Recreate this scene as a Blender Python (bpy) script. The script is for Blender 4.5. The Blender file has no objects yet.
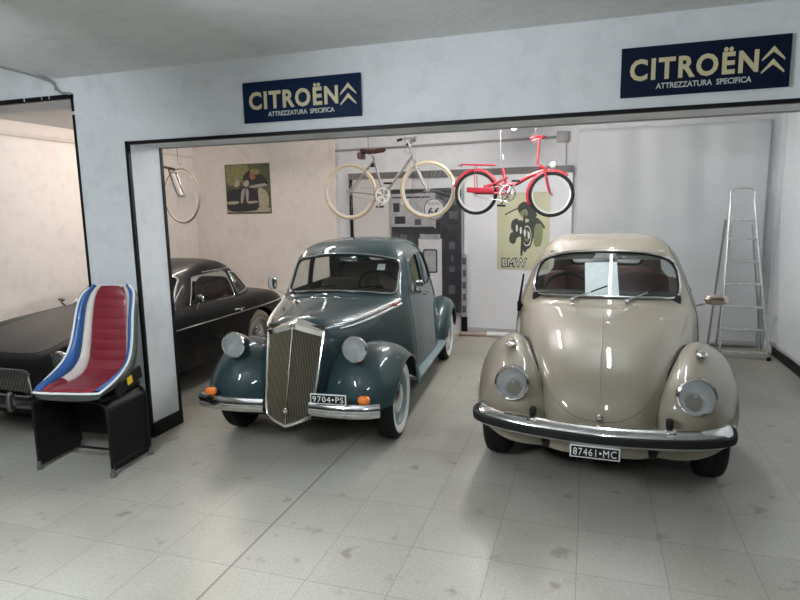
import bpy, bmesh, math, random
import numpy as np
from mathutils import Vector, Matrix
from mathutils.geometry import delaunay_2d_cdt
random.seed(7)
PI = math.pi
SC = bpy.context.scene
COL = SC.collection
MATS = {}

# ---------------------------------------------------------------- materials
def mat(name, color, rough=.5, metal=0., coat=0., coat_rough=.05, var=0., var_scale=8., bump=0., bump_scale=60., emit=None, emit_s=0., spec=.5, sheen=0., dirt=None):
    m = bpy.data.materials.new(name); m.use_nodes = True
    nt = m.node_tree; b = nt.nodes['Principled BSDF']
    b.inputs['Base Color'].default_value = (*color, 1)
    b.inputs['Roughness'].default_value = rough
    b.inputs['Metallic'].default_value = metal
    b.inputs['Coat Weight'].default_value = coat
    b.inputs['Coat Roughness'].default_value = coat_rough
    b.inputs['Specular IOR Level'].default_value = spec
    b.inputs['Sheen Weight'].default_value = sheen
    if emit:
        b.inputs['Emission Color'].default_value = (*emit, 1); b.inputs['Emission Strength'].default_value = emit_s
    tc = nt.nodes.new('ShaderNodeTexCoord')
    if var:
        n = nt.nodes.new('ShaderNodeTexNoise'); n.inputs['Scale'].default_value = var_scale; n.inputs['Detail'].default_value = 5
        nt.links.new(tc.outputs['Object'], n.inputs['Vector'])
        r = nt.nodes.new('ShaderNodeValToRGB'); r.color_ramp.elements[0].position = .3; r.color_ramp.elements[1].position = .7
        c2 = dirt if dirt else tuple(c * (1 - var) for c in color)
        r.color_ramp.elements[0].color = (*c2, 1); r.color_ramp.elements[1].color = (*color, 1)
        nt.links.new(n.outputs['Fac'], r.inputs['Fac']); nt.links.new(r.outputs['Color'], b.inputs['Base Color'])
    if bump:
        n2 = nt.nodes.new('ShaderNodeTexNoise'); n2.inputs['Scale'].default_value = bump_scale; n2.inputs['Detail'].default_value = 6
        nt.links.new(tc.outputs['Object'], n2.inputs['Vector'])
        bp = nt.nodes.new('ShaderNodeBump'); bp.inputs['Strength'].default_value = bump; bp.inputs['Distance'].default_value = .01
        nt.links.new(n2.outputs['Fac'], bp.inputs['Height']); nt.links.new(bp.outputs['Normal'], b.inputs['Normal'])
    MATS[name] = m
    return m

def glass_mat(name, tint=(.86, .9, .88), refl=1.0, rough=.02):
    m = bpy.data.materials.new(name); m.use_nodes = True; nt = m.node_tree
    nt.nodes.remove(nt.nodes['Principled BSDF'])
    o = nt.nodes['Material Output']
    t = nt.nodes.new('ShaderNodeBsdfTransparent'); t.inputs['Color'].default_value = (*tint, 1)
    g = nt.nodes.new('ShaderNodeBsdfGlossy'); g.inputs['Roughness'].default_value = rough; g.inputs['Color'].default_value = (refl, refl, refl, 1)
    f = nt.nodes.new('ShaderNodeFresnel'); ge = nt.nodes.new('ShaderNodeNewGeometry'); mr = nt.nodes.new('ShaderNodeMapRange'); mr.inputs['To Min'].default_value = 1.5; mr.inputs['To Max'].default_value = 1 / 1.5; nt.links.new(ge.outputs['Backfacing'], mr.inputs['Value']); nt.links.new(mr.outputs['Result'], f.inputs['IOR'])
    mx = nt.nodes.new('ShaderNodeMixShader')
    nt.links.new(f.outputs['Fac'], mx.inputs['Fac']); nt.links.new(t.outputs[0], mx.inputs[1]); nt.links.new(g.outputs[0], mx.inputs[2])
    nt.links.new(mx.outputs[0], o.inputs['Surface'])
    MATS[name] = m
    return m

# ---------------------------------------------------------------- objects
def tag(o, label=None, cat=None, group=None, kind=None):
    if label: o['label'] = label
    if cat: o['category'] = cat
    if group: o['group'] = group
    if kind: o['kind'] = kind
    return o

def empty(name, loc=(0, 0, 0), rz=0., parent=None):
    o = bpy.data.objects.new(name, None); COL.objects.link(o)
    o.location = loc; o.rotation_euler = (0, 0, rz); o.empty_display_size = .1
    if parent: o.parent = parent
    return o

def thing(name, label, cat, loc=(0, 0, 0), rz=0., group=None):
    return tag(empty(name, loc, rz), label, cat, group)

def mesh_obj(name, V, F, mats, parent=None, mi=None, smooth=True, normals=None, angle=35, loc=None, rot=None):
    me = bpy.data.meshes.new(name)
    me.from_pydata([tuple(map(float, v)) for v in V], [], [tuple(int(i) for i in f) for f in F])
    if not isinstance(mats, (list, tuple)): mats = [mats]
    for m in mats: me.materials.append(m)
    if mi is not None: me.polygons.foreach_set('material_index', np.array(mi, dtype=np.int32))
    if smooth:
        me.polygons.foreach_set('use_smooth', np.ones(len(me.polygons), dtype=bool))
        if normals is None: me.set_sharp_from_angle(angle=math.radians(angle))
    me.update()
    if normals is not None: me.normals_split_custom_set_from_vertices([tuple(map(float, n)) for n in normals])
    o = bpy.data.objects.new(name, me); COL.objects.link(o)
    if parent: o.parent = parent
    if loc: o.location = loc
    if rot: o.rotation_euler = rot
    return o

def unit(v):
    v = np.asarray(v, float); n = np.linalg.norm(v); return v / n if n > 1e-12 else v

def frame(d):
    d = unit(d); a = np.array([0, 0, 1.]) if abs(d[2]) < .9 else np.array([1., 0, 0])
    x = unit(np.cross(a, d)); y = np.cross(d, x); return x, y, d

class MB:
    """collects shapes into one mesh"""
    def __init__(s): s.V = []; s.F = []; s.M = []; s.mi = 0
    def add(s, V, F, M=None):
        b = len(s.V); s.V += [tuple(map(float, v)) for v in V]; s.F += [tuple(b + int(i) for i in f) for f in F]; s.M += [s.mi] * len(F)
        return s
    def box(s, c, sz, rz=0., rx=0., ry=0., bev=0.):
        bm = bmesh.new(); bmesh.ops.create_cube(bm, size=1.)
        bmesh.ops.scale(bm, vec=Vector(sz), verts=bm.verts)
        if bev: bmesh.ops.bevel(bm, geom=bm.edges[:], offset=min(bev, min(sz) * .49), segments=2, affect='EDGES', profile=.6)
        M = Matrix.Translation(Vector(c)) @ Matrix.Rotation(rz, 4, 'Z') @ Matrix.Rotation(rx, 4, 'X') @ Matrix.Rotation(ry, 4, 'Y')
        bmesh.ops.transform(bm, matrix=M, verts=bm.verts)
        bm.verts.index_update()
        s.add([v.co[:] for v in bm.verts], [[v.index for v in f.verts] for f in bm.faces]); bm.free(); return s
    def tube(s, pts, r, seg=8, closed=False, caps=True):
        P = [np.asarray(p, float) for p in pts]; n = len(P)
        rr = r if hasattr(r, '__len__') else [r] * n
        V = []; F = []; prev = None
        for i in range(n):
            a = P[i - 1] if (i > 0 or closed) else P[i]; b = P[(i + 1) % n] if (i < n - 1 or closed) else P[i]
            d = unit(b - a)
            if prev is None: x, y, _ = frame(d)
            else:
                x = prev - d * (prev @ d)
                x = unit(x) if np.linalg.norm(x) > 1e-6 else frame(d)[0]
                y = np.cross(d, x)
            prev = x
            for k in range(seg):
                t = 2 * PI * k / seg; V.append(P[i] + rr[i] * (math.cos(t) * x + math.sin(t) * y))
        m = n if closed else n - 1
        for i in range(m):
            for k in range(seg):
                a = i * seg + k; b = i * seg + (k + 1) % seg; j = ((i + 1) % n) * seg
                F.append((a, b, j + (k + 1) % seg, j + k))
        if caps and not closed:
            F.append(tuple(reversed(range(seg)))); F.append(tuple((n - 1) * seg + k for k in range(seg)))
        return s.add(V, F)
    def cyl(s, a, b, r, seg=16, r2=None): return s.tube([a, b], [r, r if r2 is None else r2], seg)
    def lathe(s, prof, c=(0, 0, 0), d=(0, 0, 1), seg=32):
        """prof = [(radius, height along d)]"""
        x, y, z = frame(d); c = np.asarray(c, float); V = []; F = []
        for (r, h) in prof:
            for k in range(seg):
                t = 2 * PI * k / seg; V.append(c + z * h + max(r, 1e-5) * (math.cos(t) * x + math.sin(t) * y))
        for i in range(len(prof) - 1):
            for k in range(seg):
                a = i * seg + k; b = i * seg + (k + 1) % seg; F.append((a, b, b + seg, a + seg))
        return s.add(V, F)
    def torus(s, c, d, R, r, seg=40, sg=10, ell=None):
        x, y, z = frame(d); c = np.asarray(c, float)
        return s.tube([c + R * (math.cos(2 * PI * k / seg) * x + math.sin(2 * PI * k / seg) * y) for k in range(seg)], r, sg, closed=True)
    def prism(s, poly, o, ex, ey, depth):
        """flat polygon (2D points) in the plane o + a*ex + b*ey, thickened by depth along ex x ey"""
        o, ex, ey = (np.asarray(q, float) for q in (o, ex, ey)); n = np.cross(ex, ey) * depth; k = len(poly)
        V = [o + a * ex + b * ey for a, b in poly] + [o + a * ex + b * ey + n for a, b in poly]
        F = [tuple(reversed(range(k))), tuple(range(k, 2 * k))] + [(i, (i + 1) % k, k + (i + 1) % k, k + i) for i in range(k)]
        return s.add(V, F)
    def sell(s, c, sz, e=.4, nu=14, nv=24, rz=0., rx=0.):
        """superellipsoid cushion"""
        V = []; F = []
        pw = lambda t, e: math.copysign(abs(t) ** e, t)
        M = Matrix.Rotation(rz, 3, 'Z') @ Matrix.Rotation(rx, 3, 'X')
        for i in range(nu + 1):
            a = -PI / 2 + PI * i / nu
            for k in range(nv):
                t = 2 * PI * k / nv
                v = M @ Vector((sz[0] / 2 * pw(math.cos(a), e) * pw(math.cos(t), e), sz[1] / 2 * pw(math.cos(a), e) * pw(math.sin(t), e), sz[2] / 2 * pw(math.sin(a), e)))
                V.append((c[0] + v.x, c[1] + v.y, c[2] + v.z))
        for i in range(nu):
            for k in range(nv):
                a = i * nv + k; b = i * nv + (k + 1) % nv; F.append((a, b, b + nv, a + nv))
        return s.add(V, F)
    def grid(s, G):
        G = np.asarray(G, float); n, m = G.shape[:2]
        F = [(i * m + j, i * m + j + 1, (i + 1) * m + j + 1, (i + 1) * m + j) for i in range(n - 1) for j in range(m - 1)]
        return s.add(G.reshape(-1, 3), F)
    def sweep(s, path, prof, up=(0, 0, 1), closed_prof=True):
        """prof = [(out, up)] swept along path; out = direction to the right of travel"""
        P = [np.asarray(p, float) for p in path]; n = len(P); k = len(prof); up = np.asarray(up, float); V = []; F = []
        for i in range(n):
            d = unit(P[min(i + 1, n - 1)] - P[max(i - 1, 0)]); o = unit(np.cross(d, up))
            for a, b in prof: V.append(P[i] + a * o + b * up)
        kk = k if closed_prof else k - 1
        for i in range(n - 1):
            for j in range(kk): F.append((i * k + j, i * k + (j + 1) % k, (i + 1) * k + (j + 1) % k, (i + 1) * k + j))
        if closed_prof: F.append(tuple(reversed(range(k)))); F.append(tuple((n - 1) * k + j for j in range(k)))
        return s.add(V, F)
    def build(s, name, mats, parent=None, smooth=True, angle=35, loc=None, rot=None):
        return mesh_obj(name, s.V, s.F, mats, parent, mi=s.M, smooth=smooth, angle=angle, loc=loc, rot=rot)

def smooth_path(pts, per=6, closed=False):
    """Catmull-Rom through points"""
    P = [np.asarray(p, float) for p in pts]; n = len(P); out = []
    for i in range(n if closed else n - 1):
        p0 = P[i - 1] if (i > 0 or closed) else 2 * P[0] - P[1]; p1 = P[i]; p2 = P[(i + 1) % n]
        p3 = P[(i + 2) % n] if (i + 2 < n or closed) else 2 * P[-1] - P[-2]
        for k in range(per):
            t = k / per
            out.append(.5 * ((2 * p1) + (-p0 + p2) * t + (2 * p0 - 5 * p1 + 4 * p2 - p3) * t * t + (-p0 + 3 * p1 - 3 * p2 + p3) * t ** 3))
    if not closed: out.append(P[-1])
    return out

def round_poly(pts, r, seg=6):
    """2D polygon with rounded corners"""
    P = [np.asarray(p, float) for p in pts]; n = len(P); out = []
    for i in range(n):
        a, b, c = P[i - 1], P[i], P[(i + 1) % n]
        rr = r[i] if hasattr(r, '__len__') else r
        la, lc = np.linalg.norm(a - b), np.linalg.norm(c - b); q = min(rr, la * .49, lc * .49)
        p, s = b + (a - b) / la * q, b + (c - b) / lc * q
        for k in range(seg + 1):
            t = k / seg; out.append((1 - t) ** 2 * p + 2 * t * (1 - t) * b + t * t * s)
    return out

def densify(pts, step=.03, closed=True):
    P = [np.asarray(p, float) for p in pts]; n = len(P); out = []
    for i in range(n if closed else n - 1):
        a, b = P[i], P[(i + 1) % n]; m = max(1, int(np.linalg.norm(b - a) / step))
        for k in range(m): out.append(a + (b - a) * k / m)
    if not closed: out.append(P[-1])
    return out

def in_poly(pt, poly):
    """vectorised even-odd test: pt (n,2), poly (k,2)"""
    x, y = pt[:, 0], pt[:, 1]; r = np.zeros(len(pt), bool); k = len(poly)
    for i in range(k):
        x0, y0 = poly[i]; x1, y1 = poly[(i + 1) % k]
        if y0 == y1: continue
        c = ((y0 > y) != (y1 > y)) & (x < (x1 - x0) * (y - y0) / (y1 - y0) + x0); r ^= c
    return r

class Surf:
    """smooth surface (cubic B-spline, nearly through its control points), cut into panels"""
    def __init__(s, rows, scale=(1, 1, 1), mirror=True, flip=False, comp=2):
        R = [np.array(r, float) for r in rows]
        if mirror:
            R = [np.concatenate([(r[:0:-1] * np.array([-1, 1, 1])), r]) for r in R]
        P = np.array(R) * np.array(scale); s.n, s.m = P.shape[:2]; s.sign = -1 if flip else 1
        C = P.copy(); U, Vv = np.meshgrid(np.arange(s.n), np.arange(s.m), indexing='ij')
        for _ in range(comp):
            s._pad(C); C = C + .7 * (P - s.ev(U.ravel(), Vv.ravel()).reshape(P.shape))
        s._pad(C)
        s.su = np.mean(np.linalg.norm(np.diff(P, axis=0), axis=2)); s.sv = np.mean(np.linalg.norm(np.diff(P, axis=1), axis=2))
        gu, gv = np.linspace(0, s.n - 1, 14 * (s.n - 1) + 1), np.linspace(0, s.m - 1, 14 * (s.m - 1) + 1)
        s.GU, s.GV = (a.ravel() for a in np.meshgrid(gu, gv, indexing='ij')); s.GP = s.ev(s.GU, s.GV)
    def _pad(s, C):
        C = np.concatenate([2 * C[:1] - C[1:2], C, 2 * C[-1:] - C[-2:-1]], 0)
        s.C = np.concatenate([2 * C[:, :1] - C[:, 1:2], C, 2 * C[:, -1:] - C[:, -2:-1]], 1)
    def ev(s, u, v):
        u = np.clip(np.asarray(u, float), 0, s.n - 1); v = np.clip(np.asarray(v, float), 0, s.m - 1)
        i = np.minimum(np.floor(u).astype(int), s.n - 2); j = np.minimum(np.floor(v).astype(int), s.m - 2)
        def w(t): return [(1 - t) ** 3 / 6, (3 * t ** 3 - 6 * t ** 2 + 4) / 6, (-3 * t ** 3 + 3 * t ** 2 + 3 * t + 1) / 6, t ** 3 / 6]
        wu, wv = w(u - i), w(v - j); o = 0
        for a in range(4):
            for b in range(4): o = o + (wu[a] * wv[b])[:, None] * s.C[i + a, j + b]
        return o
    def nrm(s, u, v):
        e = .02; n = np.cross(s.ev(np.asarray(u) + e, v) - s.ev(np.asarray(u) - e, v), s.ev(u, np.asarray(v) + e) - s.ev(u, np.asarray(v) - e))
        return s.sign * n / np.maximum(np.linalg.norm(n, axis=1, keepdims=True), 1e-9)
    def find(s, q, ax, mask=None):
        d = np.abs(s.GP[:, ax[0]] - q[0]) ** 2 + np.abs(s.GP[:, ax[1]] - q[1]) ** 2
        if mask is not None: d = d + np.where(mask(s.GP), 0, 100.)
        k = int(np.argmin(d)); u, v = s.GU[k], s.GV[k]
        for _ in range(4):
            p = s.ev([u], [v])[0]; e = .01
            J = np.array([(s.ev([u + e], [v])[0] - p), (s.ev([u], [v + e])[0] - p)]).T[list(ax)] / e
            r = np.array(q) - p[list(ax)]
            if abs(np.linalg.det(J)) < 1e-7: break
            dd = np.clip(np.linalg.solve(J, r), -.1, .1); u = min(max(u + dd[0], 0), s.n - 1); v = min(max(v + dd[1], 0), s.m - 1)
        return u, v
    def poly(s, pts, ax, mask=None, step=.03, closed=True):
        return np.array([s.find(q, ax, mask) for q in densify(pts, step, closed)])
    def path(s, uv, off=0.):
        uv = np.asarray(uv); return s.ev(uv[:, 0], uv[:, 1]) + off * s.nrm(uv[:, 0], uv[:, 1])
    def panels(s, regions, step=.03, lines=()):
        """regions = [(key, uvpoly)], first match wins; returns dict key -> (V, F, N)"""
        nu, nv = int(s.su * (s.n - 1) / step) + 2, int(s.sv * (s.m - 1) / step) + 2
        gu, gv = np.linspace(0, s.n - 1, nu), np.linspace(0, s.m - 1, nv)
        G = np.array([(a, b) for a in gu for b in gv]); k = np.array([s.su, s.sv])
        pts = [Vector(p) for p in (G * k)]; edges = []
        for _, uv in regions:
            b = len(pts); q = np.asarray(uv) * k; pts += [Vector(p) for p in q]; edges += [(b + i, b + (i + 1) % len(q)) for i in range(len(q))]
        V, _, F = delaunay_2d_cdt(pts, edges, [], 0, 1e-5, False)[:3]
        V = np.array([v[:] for v in V]) / k; F = np.array(F); C = V[F].mean(1)
        P = s.ev(V[:, 0], V[:, 1]); N = s.nrm(V[:, 0], V[:, 1])
        a, b, c = P[F[:, 0]], P[F[:, 1]], P[F[:, 2]]
        fl = (np.cross(b - a, c - a) * N[F[:, 0]]).sum(1) < 0; F[fl] = F[fl][:, ::-1]
        left = np.ones(len(F), bool); out = {}
        def grab(sel):
            f = F[sel]; idx, inv = np.unique(f, return_inverse=True); return P[idx], inv.reshape(-1, 3), N[idx]
        for key, uv in regions:
            sel = left & in_poly(C, np.asarray(uv)); left &= ~sel; out[key] = grab(sel)
        out['rest'] = grab(left)
        return out

def panel_obj(name, t, m, parent, off=0.):
    V, F, N = t
    return mesh_obj(name, V + off * N, F, m, parent, normals=N)

def text_mesh(body, size, mat_, name, parent=None, loc=(0, 0, 0), rot=(PI / 2, 0, 0), width=None, depth=.002, bold=0., align='CENTER', shear=0., height=None, spacing=1.):
    c = bpy.data.curves.new(name, 'FONT'); c.body = body; c.size = size; c.extrude = depth; c.offset = bold; c.align_x = align; c.align_y = 'CENTER'; c.shear = shear; c.space_character = spacing; c.resolution_u = 3
    t = bpy.data.objects.new(name + '_tmp', c); COL.objects.link(t)
    dg = bpy.context.evaluated_depsgraph_get(); dg.update()
    me = bpy.data.meshes.new_from_object(t.evaluated_get(dg)); bpy.data.objects.remove(t); bpy.data.curves.remove(c)
    co = np.zeros(len(me.vertices) * 3); me.vertices.foreach_get('co', co); co = co.reshape(-1, 3)
    if width:
        w = co[:, 0].max() - co[:, 0].min(); co[:, 0] *= width / w
    if height:
        h = co[:, 1].max() - co[:, 1].min(); co[:, 1] *= height / h
    co[:, 0] -= (co[:, 0].max() + co[:, 0].min()) / 2 if align == 'CENTER' else 0
    co[:, 1] -= (co[:, 1].max() + co[:, 1].min()) / 2
    me.vertices.foreach_set('co', co.ravel()); me.materials.clear(); me.materials.append(mat_); me.update()
    o = bpy.data.objects.new(name, me); COL.objects.link(o); o.location = loc; o.rotation_euler = rot
    if parent: o.parent = parent
    return o

# ---------------------------------------------------------------- shared materials
CHROME = mat('chrome', (.78, .78, .77), .12, 1., var=.12, var_scale=20)
DULLMETAL = mat('dull_metal', (.5, .5, .49), .35, 1., var=.2, var_scale=30)
RUBBER = mat('rubber', (.010, .010, .010), .7, spec=.25)
BLACK = mat('black_trim', (.006, .006, .007), .5, spec=.25)
DARK = mat('dark_interior', (.02, .018, .018), .8)
UNDER = mat('underbody', (.012, .012, .012), .9)
GAP_SHADE = mat('shut_line_shade', (.01, .01, .01), .8)  # near-black colour imitating the shade inside panel gaps
GLASS = glass_mat('window_glass')
LENS = glass_mat('lens_glass', (.93, .96, .97), 1., .05)
FLUTED = mat('fluted_lens', (.97, .98, .98), .06, 0., coat=.3, bump=.9, bump_scale=60, spec=.8); FLUTED.node_tree.nodes['Principled BSDF'].inputs['Transmission Weight'].default_value = .96
FLASH = mat('polished_strip', (.9, .9, .88), .38, 1.)
REFLECTOR = mat('lamp_reflector', (.9, .93, .95), .3, .75, bump=.8, bump_scale=70)
WHITE = mat('white_paint', (.75, .75, .73), .5)
AMBER = mat('amber_lens', (.85, .2, .02), .2, coat=.6)
REDLENS = mat('red_lens', (.5, .02, .02), .2, coat=.6)

# ---------------------------------------------------------------- shared car pieces
def wheel(parent, c, side, R=.31, W=.15, whitewall=False, rim_mat=None, cap_mat=None, tyre_mat=None, rim_r=.2, steer=0.):
    tyre_mat = tyre_mat or RUBBER
    c = np.array(c, float); d = np.array([side * math.cos(steer), side * math.sin(steer), 0])
    w = W / 2
    t = MB().lathe([(rim_r, -w * .75), (rim_r + .03, -w * .95), (R - .035, -w), (R - .012, -w * .85), (R, -w * .6), (R, -w * .12), (R - .006, -w * .1), (R - .006, w * .1), (R, w * .12), (R, w * .6), (R - .012, w * .85), (R - .035, w), (rim_r + .03, w * .95), (rim_r, w * .75), (rim_r - .01, 0), (rim_r, -w * .75)], c, d, 48).build('wheel', tyre_mat, parent)
    if whitewall:
        MB().lathe([(rim_r + .004, w * .8), (rim_r + .03, w * 1.0), (R - .05, w * 1.04), (R - .038, w * 1.01)], c, d, 48).build('whitewall', WHITE, t)
    MB().lathe([(rim_r + .006, w * .78), (rim_r + .002, w * .86), (rim_r - .012, w * .8), (rim_r - .02, w * .35), (.13, w * .25), (.1, w * .5), (0, w * .5)], c, d, 40).build('rim', rim_mat or DULLMETAL, t)
    MB().lathe([(.118, w * .45), (.115, w * .62), (.09, w * .8), (.05, w * .92), (.012, w * .97), (0, w * .97)], c, d, 32).build('hubcap', cap_mat or CHROME, t)
    return t

def headlight(parent, c, d, R, bucket_mat, bucket_len=.12, bezel=None, taper=.45):
    c = np.array(c, float); d = unit(d)
    h = MB().lathe([(R * taper * .2, -bucket_len), (R * taper, -bucket_len * .92), (R * .85, -bucket_len * .5), (R * 1.0, -.02), (R * 1.0, 0.0), (R * .93, 0)], c, d, 36).build('headlight', bucket_mat, parent)
    MB().lathe([(R * .92, .004), (R * .7, -.02), (R * .4, -.045), (R * .12, -.055), (0, -.055)], c, d, 36).build('reflector', REFLECTOR, h)
    MB().sell(tuple(c - d * .035), (.016, .016, .016), 1, 8, 12).build('bulb', WHITE, h)
    MB().lathe([(R * 1.04, -.016), (R * 1.09, 0), (R * 1.05, .014), (R * .95, .02), (R * .9, .014), (R * .93, 0.)], c, d, 40).build('bezel', bezel or CHROME, h)
    MB().lathe([(R * .93, .01), (R * .8, .02), (R * .55, .03), (R * .28, .036), (0, .038)], c, d, 36).build('lens', FLUTED, h)
    return h

def strip_on(surf, uv, r, name, m, parent, closed=False, off=0., seg=8):
    return MB().tube(list(surf.path(uv, off)), r, seg, closed=closed).build(name, m, parent)

def steering_wheel(parent, c, R, m=BLACK, tilt=-1.05):
    n = np.array([0, math.sin(tilt), math.cos(tilt)]) * -1
    n = unit((0, 1, .55))
    s = MB().torus(c, n, R, .011, 36, 8); x, y, z = frame(n); c = np.array(c, float)
    for k in range(3):
        a = 2 * PI * k / 3 + PI / 2; s.tube([c, c + R * (math.cos(a) * x + math.sin(a) * y)], .007, 6)
    s.cyl(c, c - n * .22, .018, 10); s.lathe([(.04, -.01), (.04, .01), (0, .015)], c, n, 16)
    return s.build('steering_wheel', m, parent)

def car_seat(parent, x, y, z, m, w=.46, h=.5, depth=.45, bench=False):
    s = MB().sell((x, y, z), (w, depth, .2), .35).sell((x, y + depth / 2 + .04, z + h / 2), (w, .15, h), .35, rx=-.2)
    return s.build('seat', m, parent)

def number_plate(parent, c, w, h, txt, rx=0., rz=0.):
    """black plate, white characters, built facing -Y"""
    e = empty('plate_pivot'); bpy.data.objects.remove(e)
    p = MB().box((0, 0, 0), (w, .006, h), bev=.004).build('licence_plate', WHITE, parent, loc=tuple(c), rot=(rx, 0, rz))
    MB().box((0, -.004, 0), (w - .016, .004, h - .016)).build('plate_face', BLACK, p)
    text_mesh(txt, h * .9, WHITE, 'plate_characters', p, (0, -.0065, 0), width=w * .86, height=h * .56, depth=.001, bold=.0, spacing=1.15)
    return p
# ================================================================ ROOM
XL, XR, YB, YF, T = -5.7, 2.0, 7.75, 3.5, .34
CZ, CZ2 = 2.66, 3.0
RX0, RX1, RY0 = -8.0, 5.0, -4.5
def plaster(name, col, var=.08, tint2=None, bump=.25, rough=.75, sc=1.3):
    m = bpy.data.materials.new(name); m.use_nodes = True; nt = m.node_tree; b = nt.nodes['Principled BSDF']
    g = nt.nodes.new('ShaderNodeNewGeometry')
    def noise(s, d=6):
        n = nt.nodes.new('ShaderNodeTexNoise'); n.inputs['Scale'].default_value = s; n.inputs['Detail'].default_value = d
        nt.links.new(g.outputs['Position'], n.inputs['Vector']); return n
    n1, n2, n3 = noise(sc), noise(9), noise(45, 8)
    r = nt.nodes.new('ShaderNodeValToRGB'); r.color_ramp.elements[0].position = .35; r.color_ramp.elements[1].position = .65
    d = tint2 or tuple(c * (1 - var) for c in col)
    r.color_ramp.elements[0].color = (*d, 1); r.color_ramp.elements[1].color = (*col, 1)
    nt.links.new(n1.outputs['Fac'], r.inputs['Fac'])
    r2 = nt.nodes.new('ShaderNodeValToRGB'); r2.color_ramp.elements[0].position = .25; r2.color_ramp.elements[1].position = .5
    r2.color_ramp.elements[0].color = (.9, .9, .9, 1); r2.color_ramp.elements[1].color = (1, 1, 1, 1)
    nt.links.new(n2.outputs['Fac'], r2.inputs['Fac'])
    mx = nt.nodes.new('ShaderNodeMixRGB'); mx.blend_type = 'MULTIPLY'; mx.inputs['Fac'].default_value = 1.
    nt.links.new(r.outputs['Color'], mx.inputs['Color1']); nt.links.new(r2.outputs['Color'], mx.inputs['Color2'])
    nt.links.new(mx.outputs['Color'], b.inputs['Base Color'])
    b.inputs['Roughness'].default_value = rough; b.inputs['Specular IOR Level'].default_value = .3
    bp = nt.nodes.new('ShaderNodeBump'); bp.inputs['Strength'].default_value = bump; bp.inputs['Distance'].default_value = .012
    nt.links.new(n3.outputs['Fac'], bp.inputs['Height']); nt.links.new(bp.outputs['Normal'], b.inputs['Normal'])
    return m
W_FRONT = plaster('front_wall_plaster', (.77, .79, .81))
W_BACK = plaster('back_wall_plaster', (.74, .68, .63), bump=.1)
W_BACKR = plaster('back_wall_white', (.68, .69, .71), bump=.1)
W_RIGHT = plaster('right_wall_plaster', (.66, .70, .73), bump=.3)
W_CEIL = plaster('ceiling_plaster', (.70, .705, .70), bump=.4)
W_BEAM = plaster('soffit_plaster', (.66, .66, .62), bump=.2)

def floor_mat():
    m = bpy.data.materials.new('terrazzo_tiles'); m.use_nodes = True; nt = m.node_tree; b = nt.nodes['Principled BSDF']
    g = nt.nodes.new('ShaderNodeNewGeometry'); mp = nt.nodes.new('ShaderNodeMapping')
    mp.inputs['Location'].default_value = (.012 + .396 * 40, -2.63 + .396 * 40, 0)
    nt.links.new(g.outputs['Position'], mp.inputs['Vector'])
    br = nt.nodes.new('ShaderNodeTexBrick'); br.offset = 0; br.squash = 1
    br.inputs['Scale'].default_value = 1; br.inputs['Brick Width'].default_value = .396; br.inputs['Row Height'].default_value = .396
    br.inputs['Mortar Size'].default_value = .0022; br.inputs['Mortar Smooth'].default_value = .3; br.inputs['Bias'].default_value = 0
    br.inputs['Color1'].default_value = (.43, .42, .38, 1); br.inputs['Color2'].default_value = (.395, .385, .345, 1); br.inputs['Mortar'].default_value = (.25, .24, .21, 1)
    nt.links.new(mp.outputs['Vector'], br.inputs['Vector'])
    def noise(s, d, lo, hi, c0, c1):
        n = nt.nodes.new('ShaderNodeTexNoise'); n.inputs['Scale'].default_value = s; n.inputs['Detail'].default_value = d
        nt.links.new(g.outputs['Position'], n.inputs['Vector'])
        r = nt.nodes.new('ShaderNodeValToRGB'); r.color_ramp.elements[0].position = lo; r.color_ramp.elements[1].position = hi
        r.color_ramp.elements[0].color = (*c0, 1); r.color_ramp.elements[1].color = (*c1, 1); nt.links.new(n.outputs['Fac'], r.inputs['Fac']); return n, r
    def mul(a, c):
        mx = nt.nodes.new('ShaderNodeMixRGB'); mx.blend_type = 'MULTIPLY'; mx.inputs['Fac'].default_value = 1
        nt.links.new(a, mx.inputs['Color1']); nt.links.new(c, mx.inputs['Color2']); return mx.outputs['Color']
    n1, r1 = noise(70, 3, .35, .6, (.86, .86, .84), (1, 1, 1)); n2, r2 = noise(1.1, 5, .35, .7, (.80, .775, .73), (1.05, 1.05, 1.03)); n3, r3 = noise(7, 8, .28, .37, (.66, .61, .54), (1, 1, 1))
    c = mul(mul(mul(br.outputs['Color'], r1.outputs['Color']), r2.outputs['Color']), r3.outputs['Color'])
    # one long dark joint running away from the viewer
    sx = nt.nodes.new('ShaderNodeSeparateXYZ'); nt.links.new(g.outputs['Position'], sx.inputs[0])
    def mt(op, a, v): q = nt.nodes.new('ShaderNodeMath'); q.operation = op; nt.links.new(a, q.inputs[0]); q.inputs[1].default_value = v; return q.outputs[0]
    band = mt('LESS_THAN', mt('ABSOLUTE', mt('ADD', sx.outputs['X'], 1.596), 0), .0055)
    mxb = nt.nodes.new('ShaderNodeMixRGB'); nt.links.new(mt('MULTIPLY', band, .75), mxb.inputs['Fac']); nt.links.new(c, mxb.inputs['Color1']); mxb.inputs['Color2'].default_value = (.10, .09, .075, 1); c = mxb.outputs['Color']
    nt.links.new(c, b.inputs['Base Color'])
    rr = nt.nodes.new('ShaderNodeMapRange'); rr.inputs['To Min'].default_value = .22; rr.inputs['To Max'].default_value = .5
    nt.links.new(n2.outputs['Fac'], rr.inputs['Value']); nt.links.new(rr.outputs['Result'], b.inputs['Roughness'])
    bp = nt.nodes.new('ShaderNodeBump'); bp.inputs['Strength'].default_value = .15; bp.inputs['Distance'].default_value = .0022
    nt.links.new(br.outputs['Fac'], bp.inputs['Height']); bp.invert = True; nt.links.new(bp.outputs['Normal'], b.inputs['Normal'])
    return m
FLOOR = floor_mat()

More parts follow.
